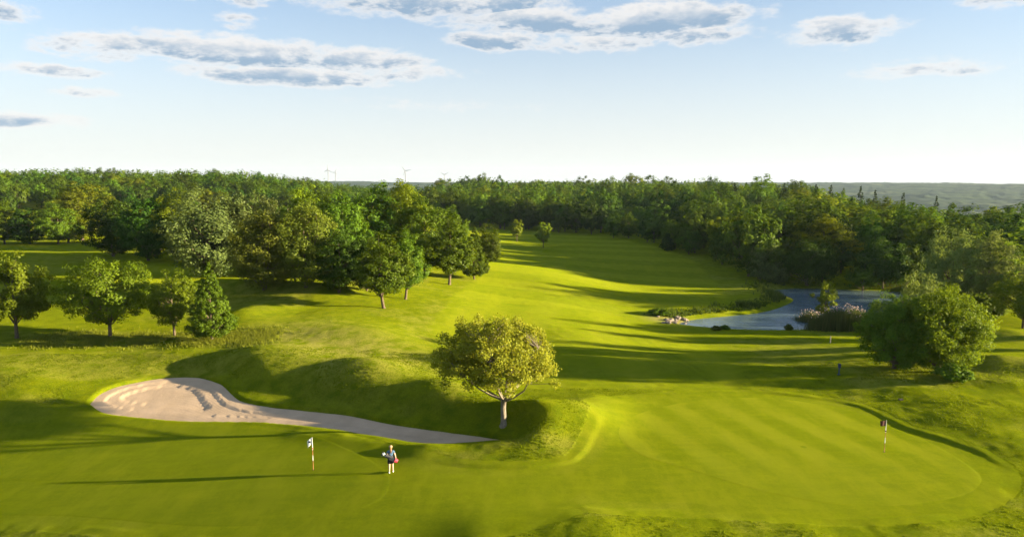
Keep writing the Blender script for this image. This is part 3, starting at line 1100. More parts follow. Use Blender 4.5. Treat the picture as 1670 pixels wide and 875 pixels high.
for i, (fm, lm, hh, ww) in enumerate((('round', 'leaf_forest', 11, 10), ('egg', 'leaf_forest', 13, 9), ('round', 'leaf_dark', 11, 11), ('egg', 'leaf_bright', 12, 8), ('dome', 'leaf_forest', 10, 12), ('column', 'leaf_mid', 13, 8))):
    tree_mesh('wood_%d' % i, 60 + i, hh, ww, 0.8, fm, 120, 34, 0.29, 1.05, 0.20, 6, lm, lobes=.4, sides=6, normal_mix=(0.75, 0.55, 0.35))

# --- row of trees on the terrace, left
px_tree('broadleaf_tree', 'round_b', 28, 551, 414, 112, 'leafy tree cut by the left edge of the picture, on the terrace')
px_tree('broadleaf_tree', 'round_a', 180, 550, 423, 136, 'wide round-crowned tree on a thin stem in the terrace row')
px_tree('broadleaf_tree', 'round_b', 285, 549, 442, 84, 'small round tree between the wide round one and the pyramid-shaped one')
px_tree('broadleaf_tree', 'cone_dark', 346, 555, 426, 82, 'pyramid-shaped dark green tree at the right end of the terrace row')

# --- the clump left of the fairway
GC = 'trees of the clump left of the fairway'
clump = [
    ('tall_dark', 185, 418, 325, 92, 'dark rounded tree at the left end of the big clump'),
    ('tall_dark', 243, 425, 320, 90, 'second dark tree from the left end of the big clump'),
    ('silver_a', 345, 452, 308, 150, 'big silvery grey-green spreading tree in the left of the clump'),
    ('tall_b', 300, 425, 312, 80, 'yellow-topped tree rising behind the big silvery tree'),
    ('olive_a', 432, 472, 345, 120, 'olive brown tree with foliage to the ground, beside the silvery tree'),
    ('silver_a', 418, 448, 318, 110, 'smaller silvery tree behind the olive brown tree'),
    ('olive_a', 500, 468, 330, 108, 'golden olive tree in the middle of the clump front'),
    ('tall_b', 505, 440, 308, 100, 'bright yellow-green tree crowning the middle of the clump'),
    ('tall_a', 560, 450, 312, 96, 'tall green tree in the clump, right of the bright yellow-green one'),
    ('tall_dark', 552, 476, 372, 92, 'low dark tree in shade at the foot of the clump'),
    ('tall_a', 612, 440, 298, 104, 'tallest green tree near the right of the clump'),
    ('tall_b', 655, 440, 300, 100, 'yellow-green tall tree towards the right of the clump'),
    ('tall_a', 692, 448, 318, 84, 'tall tree behind the two trees with bare stems'),
    ('tall_dark', 598, 474, 388, 70, 'dark shaded tree behind the front tree with bare stem'),
    ('cone_b', 738, 440, 338, 56, 'slender tree behind the trunked tree at the clump edge'),
]
for key, u, v, vt, wp, lab in clump:
    px_tree('broadleaf_tree', key, u, v, vt, wp, lab, 'tree', GC)
px_tree('broadleaf_tree', 'cone_b', 627, 502, 382, 88, 'foremost tree of the clump, conical with a bare straight stem', 'tree', GC)
px_tree('broadleaf_tree', 'cone_b', 661, 488, 378, 72, 'conical tree just right of and behind the foremost bare-stemmed tree', 'tree', GC)
px_tree('broadleaf_tree', 'cone_b', 733, 464, 356, 78, 'tree with short bare stem at the right edge of the clump', 'tree', GC)
px_tree('broadleaf_tree', 'cone_dark', 774, 455, 368, 52, 'dark pyramid tree, second from the right end of the clump', 'tree', GC)
px_tree('broadleaf_tree', 'cone_b', 797, 440, 367, 46, 'last small tree at the right end of the clump by the fairway', 'tree', GC)

for key, u, v, vt, wp, lab in (  # trees added behind the clump to shade the ground on its left
    ('tall_dark', 262, 408, 338, 70, 'dark tree added for shade behind the second dark tree of the clump'),
    ('tall_a', 315, 404, 330, 70, 'green tree added for shade behind the left of the big silvery tree'),
    ('tall_dark', 372, 400, 332, 70, 'dark tree added for shade behind the middle of the big silvery tree'),
    ('tall_a', 440, 398, 325, 70, 'green tree added for shade behind the olive brown tree'),
    ('tall_dark', 300, 422, 345, 74, 'tree added for shade between the dark trees and the silvery tree'),
    ('tall_a', 520, 400, 318, 70, 'green tree added for shade behind the bright yellow-green one'),
    ('tall_dark', 335, 428, 345, 76, 'dark tree added for shade close behind the left flank of the big silvery tree'),
    ('tall_a', 392, 420, 335, 76, 'green tree added for shade close behind the right flank of the big silvery tree'),
    ('tall_dark', 462, 424, 338, 76, 'dark tree added for shade close behind the gap between the two olive trees'),
    ('tall_a', 590, 418, 322, 70, 'green tree added for shade close behind the tallest tree of the clump')):
    px_tree('broadleaf_tree', key, u, v, vt, wp, lab, 'tree', GC)

# --- hedge-like row far left
GL = 'trees of the row at the far left'
for key, u, v, vt, wp, lab in (
    ('tall_a', 8, 398, 326, 64, 'shaded tree at the left end of the far-left row'),
    ('tall_dark', 50, 398, 338, 62, 'dark low tree in the far-left row, second from the picture edge'),
    ('tall_a', 95, 398, 330, 66, 'green tree in the far-left row before the bright yellow one'),
    ('tall_b', 135, 392, 301, 92, 'bright yellow-green tree standing tallest in the far-left row'),
    ('tall_b', 112, 396, 345, 60, 'lower yellow-green tree in front of the tallest far-left one'),
    ('tall_a', 178, 390, 316, 60, 'tree at the right end of the far-left row beside the clump')):
    px_tree('broadleaf_tree', key, u, v, vt, wp, lab, 'tree', GL)

# --- young trees up the fairway
px_tree('young_tree', 'sapling', 843, 394, 353, 21, 'smaller young tree standing alone far up the fairway')
px_tree('young_tree', 'sapling', 886, 404, 357, 27, 'larger young tree standing alone far up the fairway, right one')

# --- around the pond and the wood edge on the right
for name, key, u, v, vt, wp, lab in (
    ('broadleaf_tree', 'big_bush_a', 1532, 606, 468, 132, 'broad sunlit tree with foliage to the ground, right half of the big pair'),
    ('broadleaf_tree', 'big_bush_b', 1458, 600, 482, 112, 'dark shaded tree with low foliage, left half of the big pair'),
    ('broadleaf_tree', 'pale_willow', 1500, 578, 449, 92, 'pale-topped tree rising behind the big pair'),
    ('shrub', 'shrub', 1553, 620, 592, 52, 'low round shrub at the foot of the big sunlit tree'),
    ('broadleaf_tree', 'round_a', 1668, 535, 448, 100, 'tree cut by the right edge of the picture'),
    ('willow_tree', 'willow', 1316, 464, 390, 84, 'dark weeping willow on the far bank of the pond'),
    ('willow_tree', 'willow', 1440, 470, 388, 82, 'dark rounded willow right of the weeping one, behind the pond'),
    ('willow_tree', 'pale_willow', 1552, 492, 376, 100, 'pale grey-green willow behind the big pair, left crown'),
    ('willow_tree', 'pale_willow', 1612, 490, 380, 84, 'pale grey-green willow behind the big pair, right crown'),
    ('broadleaf_tree', 'tall_b', 1340, 440, 354, 96, 'bright yellow-topped tree rising behind the weeping willow'),
    ('broadleaf_tree', 'poplar_bright', 1173, 420, 352, 42, 'bright yellow-green slender tree at the wood edge above the pond'),
    ('juniper_bush', 'juniper', 1088, 408, 377, 25, 'small dark cone-shaped bush at the fairway edge'),
    ('broadleaf_tree', 'tall_a', 1133, 412, 352, 56, 'mid-green tree left of the bright slender tree'),
    ('broadleaf_tree', 'tall_dark', 1212, 428, 362, 60, 'dark tree right of the bright slender tree'),
    ('shrub', 'shrub_pale', 1240, 456, 404, 46, 'pale green shrub on the bank left of the weeping willow'),
    ('shrub', 'shrub_pale', 1262, 462, 428, 36, 'smaller pale shrub at the water edge left of the willow'),
    ('broadleaf_tree', 'silver_a', 862, 374, 326, 46, 'pale round tree at the wood edge behind the young trees'),
    ('shrub', 'shrub', 1600, 520, 480, 60, 'dark shrub between the big pair and the right-edge tree'),
):
    px_tree(name, key, u, v, vt, wp, lab, 'shrub' if name in ('shrub', 'juniper_bush') else 'tree')
px_tree('young_tree', 'sapling_bright', 1346, 520, 462, 40, 'small sunlit yellow sapling among the reeds by the pond')
# trees right of the picture that throw the long shadows over the fairway
k = 0
for x, y, h, w, key in ((66, 65.5, 9, 4.0, 'cone_b'), (72, 72.5, 9.5, 3.8, 'cone_b'), (70, 77.5, 10, 3.4, 'cone_b')):
    plant_tree('broadleaf_tree', key, x, y, h, w, 'tree standing right of the picture, known by its long shadow', 'tree', 'trees beyond the right edge')


# ------------------------------------------------------------------ the wood
def in_wood(x, y):
    if y < 40: return False
    u = x / y
    r = math.hypot(x, y)
    if u < -0.9 or u > 1.2: return False
    e = np.interp(u, [-0.9, -0.2, -0.13, -0.04, 0.0, 0.04, 0.10, 0.16, 0.19, 0.22, 0.255, 0.30, 0.36, 0.44, 0.55, 0.62, 0.70, 0.78, 1.2],
                  [310, 305, 262, 248, 246, 244, 232, 214, 202, 184, 172, 160, 136, 130, 130, 140, 140, 118, 92])
    if u > 0.77: e = max(e, 225.0)
    return r > e


def make_wood():
    rg = np.random.default_rng(99)
    cand = []
    sp = 7.4
    for iy in range(10, 90):
        for ix in range(-70, 70):
            x, y = (ix + rg.uniform(-.42, .42)) * sp, (iy + rg.uniform(-.42, .42)) * sp
            r = math.hypot(x, y)
            if r > 640 or not in_wood(x, y): continue
            u = x / y
            if r > 600 and u > 0.36: continue
            if abs(u) > 0.82 and not (0 < u < 1.2 and r < 240): continue
            cand.append((r, x, y, u))
    cand.sort()
    hz = H(np.array([c[1] for c in cand]), np.array([c[2] for c in cand]))
    sky = np.full(400, -1e4)
    items = []
    for (r, x, y, u), z in zip(cand, hz):
        far = ss(110, 300, r)
        h = rg.uniform(6.5, 11.5) + 2.5 * far * rg.uniform(0.0, 1.3)
        if 0.12 < u < 0.26 and r < 235: h = rg.uniform(5.5, 8.0)
        if 0.36 < u < 0.62 and r < 150: h = rg.uniform(5.0, 7.5)
        if u < -0.16: h = rg.uniform(6.5, 10.5)
        elif rg.uniform() < 0.07: h *= 1.25
        w = h * rg.uniform(0.75, 1.08)
        key = 'wood_%d' % rg.choice([0, 1, 2, 3, 4, 5], p=[.22, .2, .2, .08, .16, .14])
        top = (z + h - CAM_Z) / r * FPX
        b0, b1 = [int((q + 0.8) / 1.6 * 399) for q in (u - w / 2 / r, u + w / 2 / r)]
        b0, b1 = max(b0, 0), min(max(b1, b0 + 1), 399)
        vis = 0.0
        if abs(u) < 0.76:
            seg = sky[b0:b1]
            vis = float(np.clip(top - np.maximum(seg, (z - CAM_Z) / r * FPX), 0, None).sum())
            arc = top - 0.35 * h / r * FPX * np.abs(np.linspace(-1, 1, max(b1 - b0, 1))) ** 2
            sky[b0:b1] = np.maximum(seg, arc)
        items.append((vis, x, y, z, h, w, key, r, u))
    order = sorted(range(len(items)), key=lambda i: -items[i][0])
    single = set(order[:285])
    acc = {}
    for i, (vis, x, y, z, h, w, key, r, u) in enumerate(items):
        if i in single:
            if key == 'spruce':
                plant_tree('conifer_tree', key, x, y, h, w, 'dark pointed conifer rising above the wood at the skyline', 'tree', 'conifers in the wood')
                continue
            look = {'wood_0': 'rounded', 'wood_1': 'egg-shaped', 'wood_2': 'dark', 'wood_3': 'yellowish', 'wood_4': 'broad', 'wood_5': 'upright'}[key]
            marks = [(-.66, 'the far-left row, left end'), (-.55, 'the bright far-left tree'), (-.44, 'the dark clump trees'), (-.33, 'the big silvery tree'),
                     (-.22, 'the middle of the clump'), (-.12, 'the right end of the clump'), (-.02, 'the gap right of the clump'), (.06, 'the two young trees'), (.17, 'the far end of the fairway'),
                     (.26, 'the small cone-shaped bush'), (.34, 'the bright slender tree'), (.42, 'the stony pond inlet'), (.50, 'the weeping willow'), (.60, 'the dark rounded willow'), (9, 'the pale willows')]
            at = next(t for q, t in marks if u < q)
            depth = 'at the skyline' if (z + h - CAM_Z) / r * FPX > -2 else ('in the front rows' if r < 185 or (u < .17 and r < 290) else 'in the middle rows')
            zone = 'ridge wood' if u < -.12 else ('fairway-end wood' if u < .17 else 'pond wood')
            lab = look + ' ' + zone.replace(' wood', '-wood') + ' tree ' + depth + ' above ' + at
            grp = {'r': 'trees of the left ridge', 'f': 'trees of the wood beyond the fairway', 'p': 'trees of the wood behind the pond'}[zone[0]]
            plant_tree('broadleaf_tree', key, x, y, h, w, lab, 'tree', grp)
        else:
            if vis < 3 and r > 235 and abs(u) < .76: continue
            V, F, N, lm = TREE_MESH[key]['lo']
            n = len(F)
            pick = rg.choice(n, size=min(n, 560 if r < 240 else 310), replace=False)
            Vq = V.reshape(n, 4, 3)[pick]
            Nq = N.reshape(n, 4, 3)[pick]
            cen = Vq.mean(1, keepdims=True)
            Vq = cen + (Vq - cen) * (1.35 if r < 240 else 1.8)
            s = np.array([w / TREE_MESH[key]['w']] * 2 + [h / TREE_MESH[key]['h']])
            a = rg.uniform(0, 6.28)
            ca, sa = math.cos(a), math.sin(a)
            rot = np.array([[ca, -sa, 0], [sa, ca, 0], [0, 0, 1]])
            P = (Vq.reshape(-1, 3) * s) @ rot.T + np.array([x, y, z])
            acc.setdefault(lm, []).append((P, Nq.reshape(-1, 3) @ rot.T))
    mats, Vs, Ns, mi = [], [], [], []
    for lm, L in acc.items():
        v = np.concatenate([p for p, _ in L])
        Vs.append(v); Ns.append(np.concatenate([n for _, n in L]))
        mi.append(np.full(len(v) // 4, len(mats)))
        mats.append(M[lm])
    V, N, mi = np.concatenate(Vs), np.concatenate(Ns), np.concatenate(mi)
    me = mesh_np('distant_wood', V, np.arange(len(V)).reshape(-1, 4), True, N)
    for q in mats: me.materials.append(q)
    me.polygons.foreach_set('material_index', mi.astype(np.int32))
    o = link('distant_wood', me)
    tag(o, 'deep green mass of far woodland on the ridges', 'woodland', None, 'stuff')
    print('wood', len(items), 'mass quads', len(V) // 4)


make_wood()
for i, (u, vt, w) in enumerate(((1196, 299, 6), (1214, 297, 6.5), (1262, 300, 6), (1276, 298, 6.5), (1290, 299, 6), (1312, 302, 6.5), (1328, 300, 7), (1352, 301, 6), (1372, 306, 6), (1400, 303, 7), (1424, 309, 6), (1470, 314, 6), (1524, 319, 6.5))):
    r = 262 + (i * 37) % 50
    x, y = (u - CX) / FPX * r, r
    h, _ = size_at(x, y, vt, 10)
    lab = ['first', 'second', 'third', 'fourth', 'fifth', 'sixth', 'seventh', 'eighth', 'ninth', 'tenth', 'eleventh', 'twelfth', 'last'][i]
    plant_tree('conifer_tree', 'spruce', x, y, h, w, lab + ' from the left of the dark conifers at the skyline above the pond', 'tree', 'conifers in the wood')


# ------------------------------------------------------------------ grass that stands up
def blades(name, P, hgt, wid, mat, label, per=4, lean=0.5, seed=1, cat='grass'):
    rg = np.random.default_rng(seed)
    z = H(P[:, 0], P[:, 1])
    B = np.repeat(np.column_stack([P, z - 0.02]), per, axis=0)
    n = len(B)
    hg = np.repeat(hgt if np.ndim(hgt) else np.full(len(P), hgt), per) * rg.uniform(0.6, 1.25, n)
    ph = rg.uniform(0, 6.28, n)
    B[:, 0] += rg.normal(size=n) * wid * 1.1
    B[:, 1] += rg.normal(size=n) * wid * 1.1
    d = np.column_stack([np.cos(ph), np.sin(ph), np.zeros(n)])
    ph2 = rg.uniform(0, 6.28, n)
    ln = np.column_stack([np.cos(ph2), np.sin(ph2), np.zeros(n)]) * (hg * lean * rg.uniform(0.2, 1, n))[:, None]
    w = (wid * rg.uniform(0.6, 1.2, n))[:, None]
    tip = B + ln + np.column_stack([np.zeros(n), np.zeros(n), hg])
    V = np.stack([B - d * w, B + d * w, tip], 1).reshape(-1, 3)
    me = mesh_np(name, V, np.arange(3 * n).reshape(n, 3), False)
    o = link(name, me, None, M[mat])
    return tag(o, label, cat, None, 'stuff')


def scatter(n, u0, u1, v0, v1, cond, rg):
    """points on the ground inside a field seen between two sight lines"""
    a, b, c, d = G(u0, v1), G(u1, v1), G(u0, v0), G(u1, v0)
    x = rg.uniform(min(a[0], c[0]), max(b[0], d[0]), n)
    y = rg.uniform(min(a[1], b[1]), max(c[1], d[1]), n)
    k = cond(x, y)
    return np.column_stack([x[k], y[k]])


def build_grass():
    rg = np.random.default_rng(5)
    def rough(x, y):
        m = np.minimum(sdist(x, y, APRON_L, 6), sdist(x, y, APRON_R, 6))
        b = sdist(x, y, BUNKER, 6)
        dens = ss(0.30, 0.62, fbm(x * 0.35, y * 0.35, 77, 3))
        return (m > 0.10) & (b > 0.10) & (np.abs(x) < 0.80 * y) & (rg.uniform(size=len(x)) < 0.45 + 0.55 * dens) & ~((y > 55) & (x > -2) & (x < 26))
    P = scatter(150000, -40, 1710, 585, 900, rough, rg)
    edge = np.minimum(sdist(P[:, 0], P[:, 1], APRON_L, 6), sdist(P[:, 0], P[:, 1], APRON_R, 6))
    hg = (0.045 + 0.06 * ss(0.35, 0.7, fbm(P[:, 0] * .5, P[:, 1] * .5, 12, 3))) * (0.45 + 0.55 * ss(0.2, 1.6, edge))
    blades('rough_grass', P, hg, 0.030, 'blade_rough', 'shaggy rough grass on the mounds and banks round both greens', 3, 0.7, 3)
    # the longer strip under the terrace trees
    def tall(x, y):
        return rg.uniform(size=len(x)) < ss(0.25, 0.6, fbm(x * 0.4, y * 0.4, 5, 3))
    a, b = G(60, 556), G(440, 566)
    t = rg.uniform(0, 1, 16000)
    P = a + (b - a) * t[:, None] + np.column_stack([rg.normal(size=16000) * 1.0, rg.normal(size=16000) * 1.5 + 0.6])
    P = P[tall(P[:, 0], P[:, 1])]
    blades('tall_grass', P, 0.26, 0.03, 'blade_tall', 'long straw-tinted grass in a strip under the terrace trees', 4, 0.5, 4)
    # rank growth on the pond bank
    n = 30000
    x = rg.uniform(POND[:, 0].min() - 6, POND[:, 0].max() + 4, n); y = rg.uniform(POND[:, 1].min() - 5, POND[:, 1].max() + 8, n)
    s = sdist(x, y, POND, 9)
    cx, cy = G(1200, 503)
    wt = np.exp(-((s - 1.5) / 1.6) ** 2) * ((y > POND[:, 1].mean() - 9) * (x < POND[:, 0].mean() + 2)) + 0.55 * np.exp(-((s - 0.4) / 0.5) ** 2)
    k = (s > 0.1) & (rg.uniform(size=n) < wt)
    P = np.column_stack([x, y])[k]
    h = 0.25 + 0.75 * ss(0.4, 0.7, fbm(P[:, 0] * .4, P[:, 1] * .4, 9, 3)) * (P[:, 1] > POND[:, 1].min() + 5)
    blades('bank_grass', P, h, 0.06, 'blade_bank', 'rank dark grass fringing the pond bank', 4, 0.5, 6)


build_grass()


def build_reeds():
    rg = np.random.default_rng(15)
    n = 0
    for u, v, w, hh, cnt, lab in ((1322, 535, 2.2, 2.3, 2600, 'dark reed bed left of the yellow sapling at the pond'), (1362, 537, 2.6, 2.7, 3200, 'tall dark reeds below the yellow sapling at the pond'),
                                  (1392, 534, 2.2, 2.7, 2400, 'reeds with pale pink plumes right of the yellow sapling')):
        c = G(u, v, H)
        e = link('reed_bed', None)
        z0 = Hs(*c)
        e.location = (c[0], c[1], z0)
        tag(e, lab, 'reeds', 'reeds at the pond')
        for part, num, mat in (('stems', cnt, 'reed'), ('plumes', cnt // 36, 'plume')):
            P = rg.normal(size=(num, 2)) * np.array([w * 0.55, 0.8])
            hg = hh * rg.uniform(0.55, 1.1, num) * np.exp(-(P[:, 0] / w) ** 2 * 0.5)
            ph = rg.uniform(0, 6.28, num)
            d = np.column_stack([np.cos(ph), np.sin(ph), np.zeros(num)])
            B = np.column_stack([P, H(c[0] + P[:, 0], c[1] + P[:, 1]) - z0 - .05])
            if part == 'plumes': 
                hg = hh * rg.uniform(0.95, 1.25, num) * np.exp(-(P[:, 0] / w) ** 2 * 0.4)
            tip = B + np.column_stack([rg.normal(size=(num, 2)) * 0.14, hg])
            if part == 'stems':
                V = np.stack([B - d * 0.06, B + d * 0.06, tip], 1).reshape(-1, 3)
                F = np.arange(3 * num).reshape(-1, 3)
            else:
                lo = tip - (tip - B) * (0.22 / hg[:, None].clip(.3))
                V = np.stack([lo, (lo + tip) / 2 + d * 0.07, tip, (lo + tip) / 2 - d * 0.07], 1).reshape(-1, 3)
                F = np.arange(4 * num).reshape(-1, 4)
            tag(link(part, mesh_np(part, V, F, False), e, M[mat]), kind='stuff')


build_reeds()


def build_rocks():
    m = plain('rock', (0.20, 0.165, 0.135), 0.9, 0.35, 3.0, 0.05, 0.1)
    rg = np.random.default_rng(8)
    import bmesh
    metas = []
    for k in range(3):
        bm = bmesh.new()
        bmesh.ops.create_icosphere(bm, subdivisions=2, radius=0.5)
        for vv in bm.verts:
            q = rg.uniform(0.72, 1.18)
            vv.co = Vector((vv.co.x * 1.2 * q, vv.co.y * q, vv.co.z * 0.65 * q))
        me = bpy.data.meshes.new('rock')
        bm.to_mesh(me); bm.free()
        me.materials.append(m)
        metas.append(me)
    a, b = G(1078, 524, H), G(1122, 521, H)
    for i in range(16):
        t = rg.uniform()
        x, y = a + (b - a) * t + rg.normal(size=2) * np.array([.5, 1.1])
        o = link('rock', metas[i % 3])
        s = rg.uniform(0.35, 1.0)
        o.location = (x, y, Hs(x, y) + 0.05 * s)
        o.scale = (s, s, s)
        o.rotation_euler = (rg.uniform(-.2, .2), rg.uniform(-.2, .2), rg.uniform(0, 6.28))
        tag(o, 'brown stone in the stony inlet at the left tip of the pond', 'rock', 'stones at the pond inlet')
    for u, v, h, w in ((1074, 513, 0.9, 3.0), (1168, 538, .6, 1.2), (1182, 537, .6, 1.2), (1286, 538, .8, 1.0)):
        x, y = G(u, v, H)
        lab = {1074: 'low dark bush at the left tip of the pond', 1168: 'left of two tiny bushes on the near pond shore', 1182: 'right of two tiny bushes on the near pond shore', 1286: 'tiny bush on the near shore beside the reeds'}[u]
        plant_tree('shrub', 'shrub', x, y, h, w, lab, 'shrub')


build_rocks()

# ------------------------------------------------------------------ flags, posts
M['white'] = plain('white_paint', (0.80, 0.79, 0.76), 0.5, 0.05)
M['red'] = plain('red_paint', (0.36, 0.13, 0.05), 0.5, 0.08)
M['flag_white'] = plain('flag_white', (0.80, 0.80, 0.80), 0.8, 0.05)
M['flag_dark'] = plain('flag_dark', (0.085, 0.030, 0.022), 0.8, 0.1)
M['navy'] = plain('navy', (0.025, 0.035, 0.08), 0.7, 0.1)
M['wood'] = plain('weathered_wood', (0.30, 0.26, 0.21), 0.9, 0.2, 20)
M['hole'] = plain('cup_shade', (0.01, 0.01, 0.008), 0.9, 0.0)


def flagstick(u, v, label, dark):
    x, y = G(u, v, H)
    z = Hs(x, y)
    e = link('flagstick', None)
    e.location = (x, y, z)
    tag(e, label, 'flag')
    Ht = 2.13
    seg = [(0.0, .30), (.30, .95), (.95, 1.05), (1.05, 1.35), (1.35, Ht)]
    bands = [(0.0, .62, 'red'), (.62, .98, 'white'), (.98, 1.32, 'red'), (1.32, Ht, 'white')]
    for a, b, mt in bands:
        link('pole_band', MB().tube([(0, 0, a), (0, 0, b)], [.016, .016], 8).mesh('pole_band'), e, M[mt])
    link('collar', MB().tube([(0, 0, 1.38), (0, 0, 1.46)], [.045, .045], 8).mesh('collar'), e, M['red' if not dark else 'flag_dark'])
    link('cup', MB().tube([(0, 0, .028), (0, 0, .034)], [.06, .06], 12).mesh('cup'), e, M['hole'])  # black disc painting the shade inside the hole
    # cloth hangs a little and ripples
    nx, nz = 9, 6
    V, F = [], []
    W, Hh = (0.36, 0.36) if dark else (0.30, 0.42)
    for j in range(nz):
        for i in range(nx):
            s, t = i / (nx - 1), j / (nz - 1)
            drop = (0.05 if dark else 0.16) * s * s
            taper = 1 - (0.12 if dark else 0.45) * s * (1 if not dark else .6)
            zz = Ht - 0.02 - drop - (1 - t) * Hh * (taper if dark else 1) - (0.10 * s if not dark else 0)
            V.append((-W * s * (0.9 + .1 * t) - .02, 0.035 * math.sin(s * 7 + t) * s, zz))
    for j in range(nz - 1):
        for i in range(nx - 1):
            F.append((j * nx + i, j * nx + i + 1, (j + 1) * nx + i + 1, (j + 1) * nx + i))
    me = mesh_np('cloth', V, F)
    fl = link('cloth', me, e, M['flag_dark' if dark else 'flag_white'])
    md = fl.modifiers.new('thick', 'SOLIDIFY'); md.thickness = 0.006
    if not dark:
        V = []
        for k in range(14):
            a = 2 * math.pi * k / 14
            V.append((-0.17 + .075 * math.cos(a), -0.045, Ht - .29 + .075 * math.sin(a)))
        mm = bpy.data.meshes.new('emblem')
        mm.from_pydata(V, [], [tuple(range(14))])
        link('emblem', mm, fl, M['navy'])
    return e


flagstick(511, 766, 'white flag on a red and white striped stick, left green', False)
flagstick(1442, 737, 'dark square flag on a striped stick, right green', True)


def post(u, v, h, label, mat, r=.05, plate=False):
    x, y = G(u, v, H)
    e = link('marker_post', None)
    e.location = (x, y, Hs(x, y) - .05)
    tag(e, label, 'post')
    link('stake', MB().tube([(0, 0, 0), (0, 0, h), (0, 0, h + r)], [r, r, r * .35], 8).mesh('stake'), e, M[mat])
    if plate:
        link('ball_washer', MB().box((0, -.02, h - .12), (.18, .18, .36)).mesh('ball_washer', False), e, M['navy'])
        link('base_plate', MB().box((0, 0, .08), (.22, .22, .05)).mesh('base_plate', False), e, M['navy'])


post(1343, 536, .9, 'pale stake at the far edge of the fairway in front of the reeds', 'wood')
post(1354, 559, .8, 'pale stake standing alone in the shade of the fairway', 'wood')
post(1576, 621, .8, 'pale stake beside the low shrub under the big tree', 'wood')
post(1368, 611, 1.0, 'dark blue post left of the big pair of trees', 'navy', .05, True)
x, y = G(1469, 652, H)
M['dark_wood'] = plain('dark_wood', (0.06, 0.05, 0.04), 0.9, 0.2, 20)
o = link('tee_marker', MB().box((0, 0, .04), (.30, .16, .10)).mesh('tee_marker', False), None, M['dark_wood'])
o.location = (x, y, Hs(x, y) + .01)
tag(o, 'small low wooden marker on the rough behind the dark flag', 'marker')


# ------------------------------------------------------------------ golfer
def skin_obj(name, verts, edges, mat, parent=None, root=0, sub=1):
    me = bpy.data.meshes.new(name)
    me.from_pydata([v[0] for v in verts], edges, [])
    o = link(name, me, parent, mat)
    sk = o.modifiers.new('skin', 'SKIN')
    sk.use_smooth_shade = True
    lay = me.skin_vertices[0].data
    for i, v in enumerate(verts):
        r = v[1]
        lay[i].radius = (r, r) if not isinstance(r, tuple) else r
        lay[i].use_root = (i == root)
    sb = o.modifiers.new('sub', 'SUBSURF')
    sb.levels = sb.render_levels = sub
    return o


